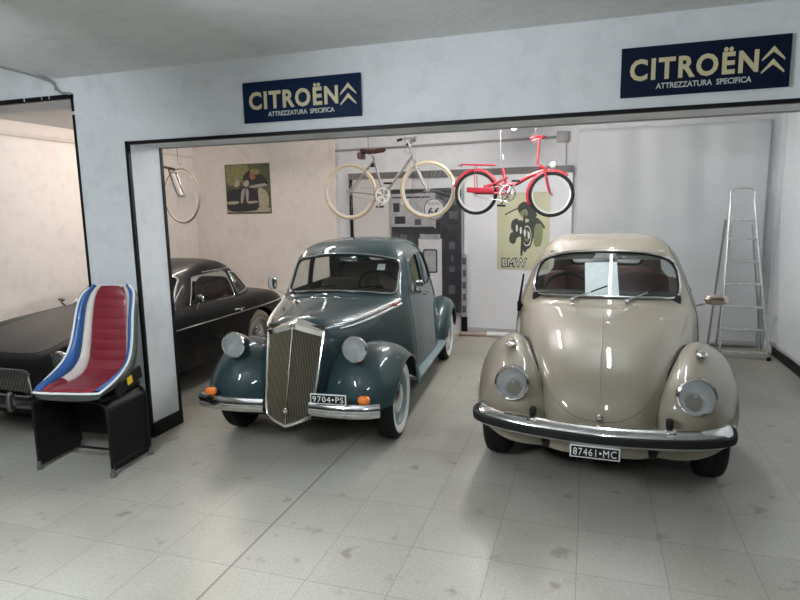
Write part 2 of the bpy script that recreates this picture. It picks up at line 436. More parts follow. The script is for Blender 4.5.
def struct(name, mb, m, parent=None):
    o = mb.build(name, m, parent, smooth=False)
    if parent is None: o['kind'] = 'structure'
    return o
def slab(x0, x1, y0, y1, z0, z1): return MB().box(((x0 + x1) / 2, (y0 + y1) / 2, (z0 + z1) / 2), (x1 - x0, y1 - y0, z1 - z0))
struct('floor', slab(RX0 - .2, RX1 + .2, RY0 - .2, YB + .2, -.1, 0), FLOOR)
# ceiling: lower slab over bay and right of the front room, higher one front left
cm = slab(-3.69, RX1 + .2, RY0 - .2, YF + T, CZ, CZ + .5)
for a in ((RX0 - .2, -3.69, RY0 - .2, YF, CZ2, CZ2 + .18), (RX0 - .2, -3.69, YF + .1, YF + T, CZ, CZ + .5), (RX0 - .2, RX1 + .2, YF + T, YB + .2, CZ, CZ + .5)):
    q = slab(*a); cm.add(q.V, q.F)
struct('ceiling', cm, W_CEIL)
# partition with two openings
pw = slab(-3.57, -3.12, YF, YF + T, 0, 2.524)                       # pier
for a in ((RX0, -3.12, YF, YF + T, 2.524, CZ), (-3.12, XR, YF, YF + T, 2.175, CZ), (XR + .15, RX1, YF, YF + T, 0, CZ), (RX0, -3.69, YF, YF + .1, CZ, CZ2), (RX0, -6.3, YF, YF + T, 0, 2.524)):
    q = slab(*a); pw.add(q.V, q.F)
struct('wall_front', pw, W_FRONT)
struct('wall_back', slab(XL - .15, -3.42, YB - .04, YB + .15, 0, CZ), W_BACK)
wb = slab(-3.42, XR + .15, YB, YB + .15, 0, CZ); struct('wall_back_right', wb, W_BACKR)
struct('wall_left', slab(XL - .15, XL, YF + T, YB - .04, 0, CZ), W_BACK)
struct('wall_right', slab(XR, XR + .15, YF + T, YB, 0, CZ), W_RIGHT)
W_DIM = plaster('unseen_wall_dark', (.16, .155, .15)); struct('wall_rear', slab(RX0, RX1, RY0 - .15, RY0, 0, CZ2), W_DIM)  # unseen walls, dark tone set to cut fill light and reflections
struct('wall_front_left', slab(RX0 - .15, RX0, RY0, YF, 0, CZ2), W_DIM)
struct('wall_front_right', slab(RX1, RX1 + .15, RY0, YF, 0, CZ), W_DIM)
# black edge strips round the openings (tape / angle iron)
e = .008
def strip(name, *a): return struct(name, slab(*a), BLACK)
strip('trim_1', -3.135, XR, YF - e, YF + .02, 2.168, 2.190)
strip('trim_2', -3.139, -3.117, YF - e, YF + .02, 0, 2.192)
strip('trim_3', -3.135, -3.112, YF + T - .02, YF + T + e, 0, 2.175)
t4 = slab(-6.3, -4.03, YF - e, YF + .02, 2.514, 2.545)
for a in ((-4.01, -3.86, YF - e, YF + .02, 2.514, 2.545), (-3.845, -3.79, YF - e, YF + .02, 2.514, 2.545), (-3.775, -3.56, YF - e, YF + .02, 2.514, 2.545)):
    q = slab(*a); t4.add(q.V, q.F)
struct('trim_4', t4, BLACK)
t5 = slab(-3.582, -3.564, YF - e, YF + .02, 0, 2.40); q = slab(-3.582, -3.564, YF - e, YF + .02, 2.425, 2.545); t5.add(q.V, q.F)
struct('trim_5', t5, BLACK)
struct('trim_6', slab(-3.13, XR, YF + T - .01, YF + T + .012, 2.168, 2.18), mat('soffit_edge', (.25, .24, .22), .7))
struct('baseboard_pier', MB().box((-3.112, YF + T / 2, .055), (.02, T, .11)), BLACK)
struct('baseboard_right', slab(XR - .015, XR, YF + T, YB - .35, 0, .11), BLACK)
# ================================================================ BEIGE SALOON (round)
PAINT_B = mat('beige_paint', (.285, .248, .185), .5, coat=.9, coat_rough=.03, spec=.3, var=.05, var_scale=3)
def build_beetle():
    S = (1, .97, .965)
    root = thing('car', 'round beige saloon car with curved bonnet and paper sheet behind its windscreen', 'car', (.10, 3.98, 0), -.03)
    root['group'] = 'parked classic cars'
    rows = [
     [(0,-.62,.28),(.13,-.615,.28),(.22,-.60,.28),(.29,-.54,.28),(.34,-.38,.28),(.38,-.2,.28)],
     [(0,-.63,.45),(.14,-.625,.45),(.235,-.60,.445),(.30,-.52,.435),(.35,-.37,.40),(.39,-.17,.33)],
     [(0,-.595,.60),(.16,-.585,.597),(.265,-.54,.58),(.335,-.44,.555),(.385,-.28,.48),(.42,-.08,.33)],
     [(0,-.455,.75),(.19,-.44,.742),(.32,-.385,.71),(.395,-.28,.66),(.445,-.13,.54),(.47,.0,.33)],
     [(0,-.17,.865),(.235,-.15,.852),(.39,-.08,.815),(.475,.02,.745),(.53,.15,.6),(.55,.22,.33)],
     [(0,.22,.94),(.28,.25,.927),(.465,.33,.885),(.57,.42,.81),(.61,.5,.65),(.63,.55,.32)],
     [(0,.58,.975),(.31,.62,.968),(.52,.72,.94),(.63,.83,.865),(.665,.86,.68),(.685,.88,.30)],
     [(0,.69,1.00),(.31,.75,.998),(.55,.87,.985),(.665,1.0,.92),(.70,1.04,.71),(.715,1.04,.29)],
     [(0,.90,1.21),(.31,.95,1.20),(.555,1.06,1.165),(.67,1.2,.97),(.71,1.24,.73),(.725,1.24,.29)],
     [(0,1.09,1.40),(.30,1.14,1.39),(.525,1.25,1.33),(.67,1.45,1.0),(.715,1.48,.74),(.73,1.48,.29)],
     [(0,1.28,1.472),(.29,1.32,1.462),(.50,1.42,1.395),(.67,1.64,1.02),(.715,1.65,.74),(.73,1.65,.29)],
     [(0,1.65,1.50),(.28,1.66,1.485),(.485,1.72,1.41),(.665,1.85,1.02),(.71,1.87,.74),(.725,1.87,.29)],
     [(0,2.05,1.455),(.25,2.05,1.44),(.44,2.07,1.365),(.635,2.1,.99),(.69,2.12,.72),(.70,2.12,.3)],
     [(0,2.42,1.30),(.24,2.40,1.285),(.42,2.37,1.21),(.60,2.34,.91),(.65,2.34,.66),(.66,2.34,.32)],
     [(0,2.75,1.07),(.22,2.72,1.055),(.38,2.66,.99),(.52,2.58,.77),(.57,2.56,.56),(.58,2.56,.34)],
     [(0,3.03,.78),(.2,2.99,.77),(.33,2.9,.72),(.44,2.78,.6),(.48,2.74,.48),(.5,2.72,.36)],
     [(0,3.15,.42),(.18,3.12,.42),(.3,3.02,.42),(.4,2.9,.42),(.43,2.85,.41),(.45,2.82,.38)]]
    B = Surf(rows, S, flip=False)
    if B.nrm([8.], [5.])[0][1] > 0: B.sign = -B.sign
    c = 5
    def uvp(half, per=5):
        h = [np.array(p, float) for p in half]; full = h + [p * (1, -1) for p in h[::-1]]
        return np.array([(p[0], c + p[1]) for p in smooth_path(full, per, True)])
    hood = uvp([(6.0, .4), (6.02, 1.2), (5.95, 2.0), (5.3, 2.42), (4.4, 2.5), (3.4, 2.42), (2.6, 2.15), (1.9, 1.65), (1.45, .95), (1.3, .35)])
    z = lambda q: [(a, b * .965) for a, b in q]; yz = lambda q: [(a * .97, b * .965) for a, b in q]
    ws = B.poly(round_poly(z([(-.555, 1.012), (-.3, 1.025), (0, 1.03), (.3, 1.025), (.555, 1.012), (.525, 1.285), (.32, 1.355), (0, 1.372), (-.32, 1.355), (-.525, 1.285)]), [.10, .1, .1, .1, .10, .13, .1, .1, .1, .13]), (0, 2), lambda p: p[:, 1] < 1.35)
    rw = B.poly(round_poly(z([(-.36, 1.12), (.36, 1.12), (.30, 1.36), (-.30, 1.36)]), .09), (0, 2), lambda p: p[:, 1] > 2.0)
    side = round_poly(yz([(1.12, 1.04), (1.33, 1.33), (1.78, 1.37), (1.80, 1.04)]), .05); side2 = round_poly(yz([(1.90, 1.04), (1.88, 1.37), (2.1, 1.33), (2.33, 1.10), (2.30, 1.04)]), .05)
    door = round_poly(yz([(1.02, .33), (.98, .95), (1.27, 1.37), (1.83, 1.42), (1.86, .95), (1.84, .33)]), .05)
    R, Lf = (lambda p: p[:, 0] > .2), (lambda p: p[:, 0] < -.2)
    mir = lambda uv: np.array([(a, 2 * c - b) for a, b in uv])
    wR, qR, dR = (B.poly(q, (1, 2), R) for q in (side, side2, door))
    regs = [('ws', ws), ('rw', rw), ('wR', wR), ('wL', mir(wR)), ('qR', qR), ('qL', mir(qR)), ('dR', dR), ('dL', mir(dR)), ('hood', hood)]
    P = B.panels(regs)
    body = panel_obj('body_shell', P['rest'], PAINT_B, root)
    bon = panel_obj('bonnet', P['hood'], PAINT_B, root, .004)
    strip_on(B, hood, .0028, 'bonnet_gap_shade', GAP_SHADE, bon, True, 0.)  # solid dark tube in place of the shaded bonnet gap
    for k, q in (('dR', dR), ('dL', mir(dR))):
        d = panel_obj('door', P[k], PAINT_B, root, .003); strip_on(B, q, .003, 'door_gap_shade', GAP_SHADE, d, True)  # dark tube round the door paints the shade of its gap
        pt = B.path([B.find((1.72 * .97, .88 * .965), (1, 2), R)])[0] * (1 if k == 'dR' else -1, 1, 1)
        sx = 1 if k == 'dR' else -1
        MB().tube([pt, pt + (sx * .03, 0, 0), pt + (sx * .035, -.1, 0), pt + (0, -.12, 0)], .009, 8).build('door_handle', CHROME, d)
        strip_on(B, wR if k == 'dR' else mir(wR), .005, 'window_trim', RUBBER, d, True, .0)
    for k, nm, q in (('ws', 'windscreen', ws), ('rw', 'rear_window', rw), ('wR', 'side_window', None), ('wL', 'side_window', None), ('qR', 'quarter_window', None), ('qL', 'quarter_window', None)):
        o = panel_obj(nm, P[k], GLASS, root, -.006)
        if k == 'ws':
            strip_on(B, q, .012, 'windscreen_seal', RUBBER, o, True, -.003)
            strip_on(B, q, .011, 'windscreen_trim', CHROME, o, True, .010)
        elif q is not None: strip_on(B, q, .014, 'window_seal', RUBBER, o, True)
    # bonnet centre rib, swage strip along the waist
    cl = [(u, c) for u in np.linspace(1.9, 5.9, 40)]
    strip_on(B, cl, [.004 + .0015 * math.sin(PI * k / 39) for k in range(40)], 'bonnet_rib', PAINT_B, bon, False, .003)
    for s in (1, -1):
        q = np.array([B.find((y * .97, .98 * .965), (1, 2), R) for y in np.linspace(1.02, 2.3, 24)])
        strip_on(B, q if s > 0 else mir(q), .004, 'waist_trim', CHROME, root, False, .006)
    # bonnet handle, badge
    ph = B.path([(1.42, c)], .012)[0]
    MB().sell(tuple(ph), (.035, .03, .05), .7, 10, 16).build('bonnet_latch', CHROME, bon)
    pb = B.path([(2.15, c)], .008)[0]
    # cowl vent band and washer jets
    for s in (-.22, .22): MB().sell(tuple(B.path([B.find((s, .64 * .97), (0, 1), lambda p: p[:, 1] < .9)], .01)[0]), (.02, .03, .018), 1, 6, 10).build('washer_jet', CHROME, root)
    # fenders
    fr = [
     [(.285,-.46,.25),(.38,-.49,.255),(.53,-.48,.265),(.66,-.39,.30),(.725,-.29,.34)],
     [(.29,-.48,.46),(.39,-.54,.46),(.55,-.53,.46),(.69,-.42,.45),(.752,-.28,.43)],
     [(.31,-.44,.58),(.41,-.525,.61),(.56,-.515,.60),(.70,-.37,.56),(.767,-.22,.50)],
     [(.355,-.33,.68),(.44,-.41,.73),(.57,-.39,.715),(.70,-.26,.65),(.775,-.14,.57)],
     [(.42,-.15,.755),(.49,-.19,.815),(.60,-.175,.795),(.715,-.09,.725),(.782,-.03,.62)],
     [(.48,.06,.80),(.54,.04,.85),(.635,.04,.83),(.735,.07,.755),(.787,.10,.65)],
     [(.55,.30,.77),(.60,.30,.80),(.675,.29,.78),(.75,.26,.71),(.79,.22,.62)],
     [(.61,.50,.64),(.65,.50,.665),(.70,.49,.65),(.76,.44,.60),(.785,.36,.53)],
     [(.64,.66,.47),(.67,.66,.48),(.71,.64,.475),(.755,.58,.45),(.775,.50,.42)],
     [(.65,.74,.30),(.68,.74,.30),(.715,.72,.30),(.75,.66,.30),(.77,.58,.30)]]
    rr = [
     [(.66,1.75,.32),(.68,1.74,.32),(.72,1.76,.32),(.755,1.82,.33),(.77,1.95,.34)],
     [(.68,1.85,.55),(.70,1.84,.56),(.73,1.86,.56),(.77,1.93,.54),(.785,2.03,.50)],
     [(.68,2.05,.74),(.70,2.05,.77),(.74,2.06,.76),(.78,2.1,.71),(.79,2.15,.62)],
     [(.66,2.40,.84),(.69,2.40,.88),(.74,2.40,.86),(.785,2.4,.79),(.795,2.4,.66)],
     [(.58,2.75,.76),(.64,2.76,.81),(.71,2.76,.79),(.77,2.71,.72),(.785,2.66,.61)],
     [(.50,2.98,.56),(.57,3.02,.58),(.67,3.0,.57),(.75,2.9,.54),(.775,2.8,.49)],
     [(.45,3.03,.33),(.54,3.08,.33),(.65,3.05,.33),(.74,2.95,.34),(.765,2.84,.36)]]
    for s in (1, -1):
        F = Surf([[(s * x, y, zz) for x, y, zz in r] for r in fr], S, mirror=False)
        if F.nrm([4.], [2.])[0][2] < 0: F.sign = -F.sign
        T_ = F.panels([]); f = panel_obj('front_fender', T_['rest'], PAINT_B, root)
        strip_on(F, [(u, 4) for u in np.linspace(0, 9, 50)], .007, 'fender_lip', PAINT_B, f)
        strip_on(F, [(u, .03) for u in np.linspace(0, 9, 50)], .009, 'fender_beading', RUBBER, f)
        # headlight and indicator
        h = headlight(f, (s * .50, -.525, .64), (s * .06, -1, .14), .098, PAINT_B, .16)
        ind = MB().sell((s * .56, -.175, .80), (.07, .13, .035), .8, 10, 20).build('indicator', CHROME, f)
        MB().sell((s * .56, -.19, .818), (.05, .09, .035), .9, 10, 20).build('indicator_lens', LENS, ind)
        Rr = Surf([[(s * x, y, zz) for x, y, zz in r] for r in rr], S, mirror=False)
        if Rr.nrm([3.], [2.])[0][2] < 0: Rr.sign = -Rr.sign
        panel_obj('rear_fender', Rr.panels([])['rest'], PAINT_B, root)
        MB().box((s * .70, 1.22, .285), (.14, 1.08, .04), bev=.015).build('running_board', RUBBER, root)
        wheel(root, (s * .645, -.01, .305), s, .305, .165, rim_mat=WHITE); wheel(root, (s * .66, 2.33, .305), s, .305, .155, rim_mat=WHITE)
        # dark bumper bracket grommet
        MB().sell((s * .37, -.56, .49), (.04, .05, .05), .6, 8, 14).build('bumper_bracket', RUBBER, root)
        MB().box((s * .37, -.62, .46), (.05, .12, .03), bev=.008).build('bumper_arm', CHROME, root)
    # front apron panel between the fenders
    # bumper
    pth = smooth_path([(-.70, -.36, .42), (-.705, -.45, .42), (-.66, -.54, .42), (-.50, -.62, .42), (-.25, -.68, .42), (0, -.70, .42), (.25, -.68, .42), (.50, -.62, .42), (.64, -.54, .42), (.675, -.45, .42), (.67, -.36, .42)], 8)
    prof = [(.0, -.050), (.016, -.046), (.03, -.026), (.032, .0), (.03, .020), (.02, .036), (-.01, .052), (-.035, .054), (-.035, .046), (-.01, .044), (.0, .03), (.012, 0), (.0, -.04)]
    bmp = MB().sweep(pth, prof).build('bumper', CHROME, root, angle=50)
    MB().sweep([p * (1.004, 1, 1) for p in pth], [(.028, -.026), (.046, -.023), (.048, .0), (.045, .017), (.028, .02)]).build('rubber_strip', RUBBER, bmp)
    rb = smooth_path([(-.70, 3.0, .42), (-.6, 3.18, .42), (0, 3.26, .42), (.6, 3.18, .42), (.70, 3.0, .42)], 8)
    MB().sweep(rb[::-1], prof).build('bumper', CHROME, root, angle=50)
    number_plate(root, (-.015, -.715, .335), .265, .072, '87461\u2022MC', rx=-.05)
    MB().box((-.015, -.69, .375), (.2, .02, .03), bev=.006).build('plate_bracket', CHROME, root)
    # underbody, wheel housings
    MB().box((0, 1.3, .27), (1.06, 3.0, .12), bev=.04).box((0, 0, .3), (1.0, .06, .08)).box((0, -.3, .33), (.66, .5, .16), bev=.05).build('underbody', UNDER, root)
    # wipers
    for x0, x1, sy in ((-.23, .02, 0), (.16, .42, 0)):
        a = B.path([B.find((x0, 1.0 * .965), (0, 2), lambda p: p[:, 1] < 1.2)], .02)[0]; b = B.path([B.find((x1, 1.10 * .965), (0, 2), lambda p: p[:, 1] < 1.2)], .02)[0]
        m2 = a * .45 + b * .55 + np.array([0, -.012, .0]); w = MB().cyl(a - (0, 0, .01), a + (0, -.015, .0), .014, 10).tube([a, m2], .006, 6).build('wiper', DULLMETAL, root)
        n0 = B.path([B.find((x0 + .0, 1.085 * .965), (0, 2), lambda p: p[:, 1] < 1.2)], .014)[0]
        MB().tube([a * .85 + b * .15, m2, b], .006, 6).build('wiper_blade', RUBBER, w)
    # mirrors, aerial
    mr = MB().tube([(.66, 1.02, .90), (.72, .97, .93), (.75, .95, .95)], .009, 8).build('door_mirror', CHROME, root)
    MB().sell((.80, .95, .965), (.165, .05, .08), .75, 12, 24, rz=.1).build('mirror_head', mat('pinkish_chrome', (.62, .5, .44), .25, 1.), mr)  # chrome tinted brownish pink
    a = B.path([B.find((.90 * .97, .92 * .965), (1, 2), Lf)])[0]
    MB().cyl(a, a + (-.03, 0, .0), .014, 10).cyl(a + (-.03, 0, -.05), a + (-.03, .0, .03), .018, 10).cyl(a + (-.03, 0, .03), a + (-.005, .05, .25), .011, 8, .008).build('aerial', BLACK, root)
    # interior
    I1 = mat('burgundy_upholstery', (.10, .018, .022), .6, sheen=.3); I2 = mat('grey_headlining', (.45, .45, .42), .8)
    for x in (-.32, .32):
        MB().sell((x, 1.55, .52), (.5, .5, .2), .35).sell((x, 1.84, .80), (.48, .15, .55), .35, rx=-.2).build('front_seat', I1, root)
    MB().sell((0, 2.15, .55), (1.15, .45, .2), .3).sell((0, 2.38, .82), (1.15, .15, .5), .3, rx=-.3).build('rear_seat', I1, root)
    MB().box((0, .93, .93), (1.1, .22, .16), bev=.03).box((0, 1.5, .35), (1.2, 1.9, .06)).build('dashboard', DARK, root)
    steering_wheel(root, (-.30, 1.22, .96), .19)
    MB().box((.0, 1.11, 1.245), (.19, .02, .05), bev=.008).cyl((0, 1.11, 1.26), (0, 1.13, 1.36), .006, 6).build('interior_mirror', DULLMETAL, root)
    # sun visors
    for x in (-.26, .26): MB().box((x, 1.15, 1.285), (.36, .015, .09), rx=.55, bev=.006).build('sun_visor', I2, root)
    return root, B
BEETLE, BS = build_beetle()
# paper sheet resting behind the windscreen
pa = Surf
def paper_sheet():
    p = [BS.path([BS.find((x, z * .965), (0, 2), lambda p: p[:, 1] < 1.3)], -.035)[0] for x, z in ((-.14, 1.03), (.115, 1.03), (.09, 1.31), (-.16, 1.30))]
    V = p + [q + np.array([0, .003, 0]) for q in p]
    o = mesh_obj('paper_sheet', V, [(0, 1, 2, 3), (7, 6, 5, 4), (0, 4, 5, 1), (1, 5, 6, 2), (2, 6, 7, 3), (3, 7, 4, 0)], mat('white_paper', (.8, .83, .85), .7, var=.1, var_scale=25), smooth=False)
    o.location = BEETLE.location; o.rotation_euler = BEETLE.rotation_euler
    tag(o, 'white printed paper sheet propped behind the windscreen of the beige round saloon', 'paper')
paper_sheet()
# ================================================================ TEAL PRE-WAR SALOON
PAINT_T = mat('teal_paint', (.020, .046, .052), .5, coat=.8, coat_rough=.04, spec=.25, var=.12, var_scale=3)
PAINT_TL = mat('pale_teal_edge', (.20, .27, .29), .4, coat=.3)
def build_lancia():
    root = thing('car', 'dark teal vintage four-door saloon with tall radiator grille and whitewall tyres', 'car', (-1.97, 3.99, 0), .068)
    root['group'] = 'parked classic cars'
    rows = [
     [(0,-.47,.27),(.10,-.47,.29),(.17,-.45,.33),(.22,-.40,.34),(.28,-.32,.33),(.33,-.25,.3)],
     [(0,-.45,.6),(.12,-.445,.6),(.19,-.42,.6),(.24,-.35,.58),(.29,-.24,.50),(.34,-.15,.3)],
     [(0,-.355,.885),(.12,-.35,.875),(.195,-.33,.84),(.25,-.28,.76),(.32,-.12,.6),(.38,0,.3)],
     [(0,-.20,.945),(.16,-.20,.93),(.265,-.18,.875),(.33,-.14,.77),(.39,-.02,.6),(.45,.1,.3)],
     [(0,.1,.965),(.215,.1,.95),(.37,.12,.90),(.44,.14,.80),(.48,.2,.6),(.50,.25,.3)],
     [(0,.42,.985),(.26,.43,.97),(.445,.46,.93),(.52,.50,.84),(.56,.53,.62),(.58,.55,.3)],
     [(0,.53,.985),(.28,.55,.977),(.50,.62,.95),(.56,.68,.885),(.60,.7,.63),(.62,.7,.3)],
     [(0,.66,1.15),(.29,.68,1.13),(.51,.755,1.10),(.565,.85,.93),(.61,.86,.64),(.635,.86,.29)],
     [(0,.80,1.31),(.285,.82,1.295),(.51,.89,1.25),(.57,1.02,.95),(.62,1.02,.65),(.645,1.02,.28)],
     [(0,.92,1.385),(.28,.94,1.37),(.495,1.02,1.315),(.57,1.18,.96),(.625,1.18,.65),(.645,1.18,.28)],
     [(0,1.2,1.43),(.28,1.22,1.41),(.49,1.3,1.335),(.57,1.4,.96),(.615,1.4,.65),(.65,1.4,.28)],
     [(0,1.6,1.42),(.27,1.6,1.40),(.475,1.65,1.315),(.565,1.7,.95),(.61,1.7,.64),(.64,1.7,.28)],
     [(0,1.95,1.35),(.23,1.95,1.335),(.41,1.97,1.24),(.53,2.0,.92),(.59,2.0,.63),(.61,2.0,.3)],
     [(0,2.3,1.18),(.22,2.28,1.165),(.38,2.25,1.07),(.49,2.25,.84),(.53,2.25,.6),(.55,2.25,.32)],
     [(0,2.58,.95),(.2,2.55,.94),(.34,2.5,.88),(.43,2.45,.7),(.46,2.44,.5),(.47,2.43,.34)],
     [(0,2.80,.68),(.18,2.77,.67),(.3,2.7,.63),(.38,2.6,.55),(.41,2.58,.45),(.42,2.57,.36)],
     [(0,2.90,.38),(.16,2.88,.38),(.27,2.8,.38),(.34,2.7,.38),(.37,2.68,.37),(.38,2.66,.36)]]
    B = Surf(rows)
    if B.nrm([8.], [5.])[0][1] > 0: B.sign = -B.sign
    c = 5; R = lambda p: p[:, 0] > .2; mir = lambda uv: np.array([(a, 2 * c - b) for a, b in uv])
    ws = B.poly(round_poly([(-.485, .98), (-.2, 1.004), (0, 1.01), (.2, 1.004), (.485, .98), (.475, 1.25), (.22, 1.295), (0, 1.305), (-.22, 1.295), (-.475, 1.25)], [.05, .1, .1, .1, .05, .07, .1, .1, .1, .07]), (0, 2), lambda p: p[:, 1] < 1.0)
    rw = B.poly(round_poly([(-.25, 1.12), (.25, 1.12), (.22, 1.28), (-.22, 1.28)], .06), (0, 2), lambda p: p[:, 1] > 1.7)
    w1 = round_poly([(.84, .965), (.97, 1.24), (1.27, 1.28), (1.29, .965)], .04); w2 = round_poly([(1.38, .965), (1.37, 1.28), (1.70, 1.255), (1.85, .975)], .05)
    d1 = round_poly([(.80, .34), (.78, .95), (.93, 1.28), (1.33, 1.33), (1.335, .95), (1.335, .34)], .03); d2 = round_poly([(1.337, .34), (1.337, .95), (1.335, 1.33), (1.75, 1.30), (1.93, .97), (1.95, .72), (1.84, .34)], .04)
    a1, a2, b1, b2 = (B.poly(q, (1, 2), R) for q in (w1, w2, d1, d2))
    hood = np.array([(p[0], c + p[1]) for p in smooth_path([(5.75, .5), (5.75, 2.0), (5.6, 2.75), (4, 2.95), (2.5, 2.9), (2.2, 2.2), (2.15, .8), (2.15, -.8), (2.2, -2.2), (2.5, -2.9), (4, -2.95), (5.6, -2.75), (5.75, -2.0), (5.75, -.5)], 5, True)])
    P = B.panels([('ws', ws), ('rw', rw), ('a1', a1), ('a1m', mir(a1)), ('a2', a2), ('a2m', mir(a2)), ('b1', b1), ('b1m', mir(b1)), ('b2', b2), ('b2m', mir(b2)), ('hood', hood)])
    panel_obj('body_shell', P['rest'], PAINT_T, root)
    bon = panel_obj('bonnet', P['hood'], PAINT_T, root, .004); strip_on(B, hood, .003, 'bonnet_gap_shade', GAP_SHADE, bon, True)  # gap shade drawn as a dark tube along the bonnet edge
    for s in (1, -1):
        # two chrome flashes along the bonnet side
        for (dv0, dv1, u0, u1, r) in ((2.0, 2.3, 2.7, 5.85, .014), (2.35, 2.62, 2.85, 5.65, .010)):
            q = [(u0 + (u1 - u0) * k / 30, c + s * (dv0 + (dv1 - dv0) * k / 30)) for k in range(31)]
            strip_on(B, q, [r * (.35 + .65 * math.sin(PI * min(1, (k + 3) / 24) / 2)) for k in range(31)], 'bonnet_flash', FLASH, bon, False, .007)
    cl = [(u, c) for u in np.linspace(2.2, 5.7, 30)]; strip_on(B, cl, .004, 'bonnet_hinge', PAINT_T, bon, False, .002)
    for key, uv, wuv, hy in (('b1', b1, a1, 1.27), ('b1m', mir(b1), mir(a1), 1.27), ('b2', b2, a2, 1.40), ('b2m', mir(b2), mir(a2), 1.40)):
        s = -1 if key.endswith('m') else 1
        d = panel_obj('front_door' if key[1] == '1' else 'rear_door', P[key], PAINT_T, root, .003); strip_on(B, uv, .0028, 'door_gap_shade', GAP_SHADE, d, True)  # no real gap: a dark tube gives its shade
        strip_on(B, wuv, .007, 'window_frame', PAINT_T, d, True, .003)
        pt = B.path([B.find((hy, .90), (1, 2), R)])[0] * (s, 1, 1)
        MB().tube([pt, pt + (s * .035, 0, 0)], .009, 8).tube([pt + (s * .035, .03 if key[1] == '1' else -.03, 0), pt + (s * .035, -.07 if key[1] == '1' else .07, -.004)], .008, 8).build('door_handle', CHROME, d)
    for k, nm, q in (('ws', 'windscreen', ws), ('rw', 'rear_window', rw), ('a1', 'side_window', 0), ('a1m', 'side_window', 0), ('a2', 'side_window', 0), ('a2m', 'side_window', 0)):
        o = panel_obj(nm, P[k], GLASS, root, -.005)
        if k == 'ws':
            strip_on(B, q, .014, 'windscreen_surround', PAINT_T, o, True, -.002); strip_on(B, q, .0075, 'windscreen_trim', CHROME, o, True, .010)
    # grille: V-shaped radiator with slim bars inside a chrome frame
    gm = mat('grille_bars', (.28, .24, .16), .35, .8); 
    def gx(z):  # half width at height z
        pts = [(.245, .0), (.275, .09), (.315, .155), (.37, .172), (.55, .188), (.85, .208)]
        for (z0, x0), (z1, x1) in zip(pts, pts[1:]):
            if z <= z1: return x0 + (x1 - x0) * (z - z0) / (z1 - z0)
        return .208
    gy = lambda x, z: -.60 + .19 * max(0, (z - .3)) / .6 + .42 * abs(x) ** 1.25
    g = empty('radiator_grille', (.012, 0, 0), parent=root)
    back = MB(); zs = np.linspace(.25, .90, 24)
    back.grid([[(gx(z) * t, gy(gx(z) * t, z) + .02, z) for t in np.linspace(-1, 1, 13)] for z in zs]); 
    back.build('grille_backing', mat('grille_mesh', (.035, .03, .02), .7, .3), g)
    bars = MB()
    for k in range(-19, 20):
        x = k * .0104
        if k == 0: continue
        zlo = next((z for z in np.linspace(.25, .6, 80) if gx(z) > abs(x) + .003), None)
        if zlo is None: zlo = .72 if abs(x) < .208 else None
        if zlo is None: continue
        ztop = .905 - .3 * abs(x) if abs(x) < .21 else .85
        bars.tube([(x, gy(x, z) + .004, z) for z in np.linspace(zlo, ztop, 8)], .0022, 5)
    bars.build('grille_bars', gm, g)
    top = [(x, gy(x, .9 - .25 * abs(x)) - .002, .92 - .30 * abs(x)) for x in np.linspace(-.208, .208, 15)]
    fr = [(-.208, gy(.208, .85), .853)] + [(-gx(z), gy(gx(z), z), z) for z in np.linspace(.83, .32, 12)] + [(-.155, gy(.15, .31), .305), (-.09, gy(.09, .28), .275), (0, gy(0, .25) - .004, .248), (.09, gy(.09, .28), .275), (.155, gy(.15, .31), .305)] + [(gx(z), gy(gx(z), z), z) for z in np.linspace(.32, .83, 12)] + [(.208, gy(.208, .85), .853)]
    MB().tube(fr, .0125, 8).build('grille_frame', CHROME, g)
    # chrome header between grille and bonnet
    hd = []
    for t in np.linspace(-1, 1, 21):
        x = .214 * t; z0 = .918 - .30 * abs(x); hd.append([(x, gy(x, z0) - .010, z0 - .035), (x, gy(x, z0) - .014, z0 + .004), (x * .99, gy(x, z0) + .03, z0 + .018), (x * .97, gy(x, z0) + .09, z0 + .022 - .0 * abs(x))])
    MB().grid(hd).build('grille_header', CHROME, g)
    sd = []
    for s in (1, -1):
        m = MB(); m.grid([[(s * gx(z), gy(gx(z), z), z), (s * (gx(z) + .012), gy(gx(z), z) + .05, z), (s * (gx(z) + .004), gy(gx(z), z) + .13, z - .005)] for z in np.linspace(.31, .87, 16)]); m.build('grille_side', PAINT_T, g)
    MB().tube([(0, gy(0, z) - .006, z) for z in np.linspace(.26, .90, 12)], .005, 8).build('centre_rib', CHROME, g)
    for z in (.355, .60, .895):
        MB().sell((0, gy(0, z) - .014, z), (.036, .014, .04) if z != .6 else (.02, .012, .02), .9, 10, 16).build('badge', CHROME, g)
    # fenders
    fr = [
     [(.20,-.38,.33),(.32,-.46,.335),(.47,-.49,.34),(.61,-.46,.345),(.70,-.36,.36)],
     [(.21,-.36,.47),(.33,-.44,.48),(.48,-.47,.49),(.625,-.42,.49),(.715,-.29,.46)],
     [(.235,-.29,.60),(.35,-.35,.63),(.48,-.37,.645),(.63,-.31,.61),(.72,-.18,.55)],
     [(.28,-.17,.67),(.38,-.19,.715),(.49,-.20,.735),(.635,-.15,.69),(.725,-.05,.60)],
     [(.35,.05,.66),(.44,.04,.71),(.53,.03,.725),(.65,.05,.685),(.73,.08,.605)],
     [(.44,.27,.58),(.50,.27,.62),(.57,.26,.635),(.665,.24,.605),(.73,.21,.55)],
     [(.50,.44,.45),(.55,.43,.475),(.605,.42,.48),(.68,.38,.465),(.73,.32,.44)],
     [(.54,.54,.32),(.58,.53,.325),(.63,.51,.325),(.69,.45,.32),(.73,.38,.31)]]
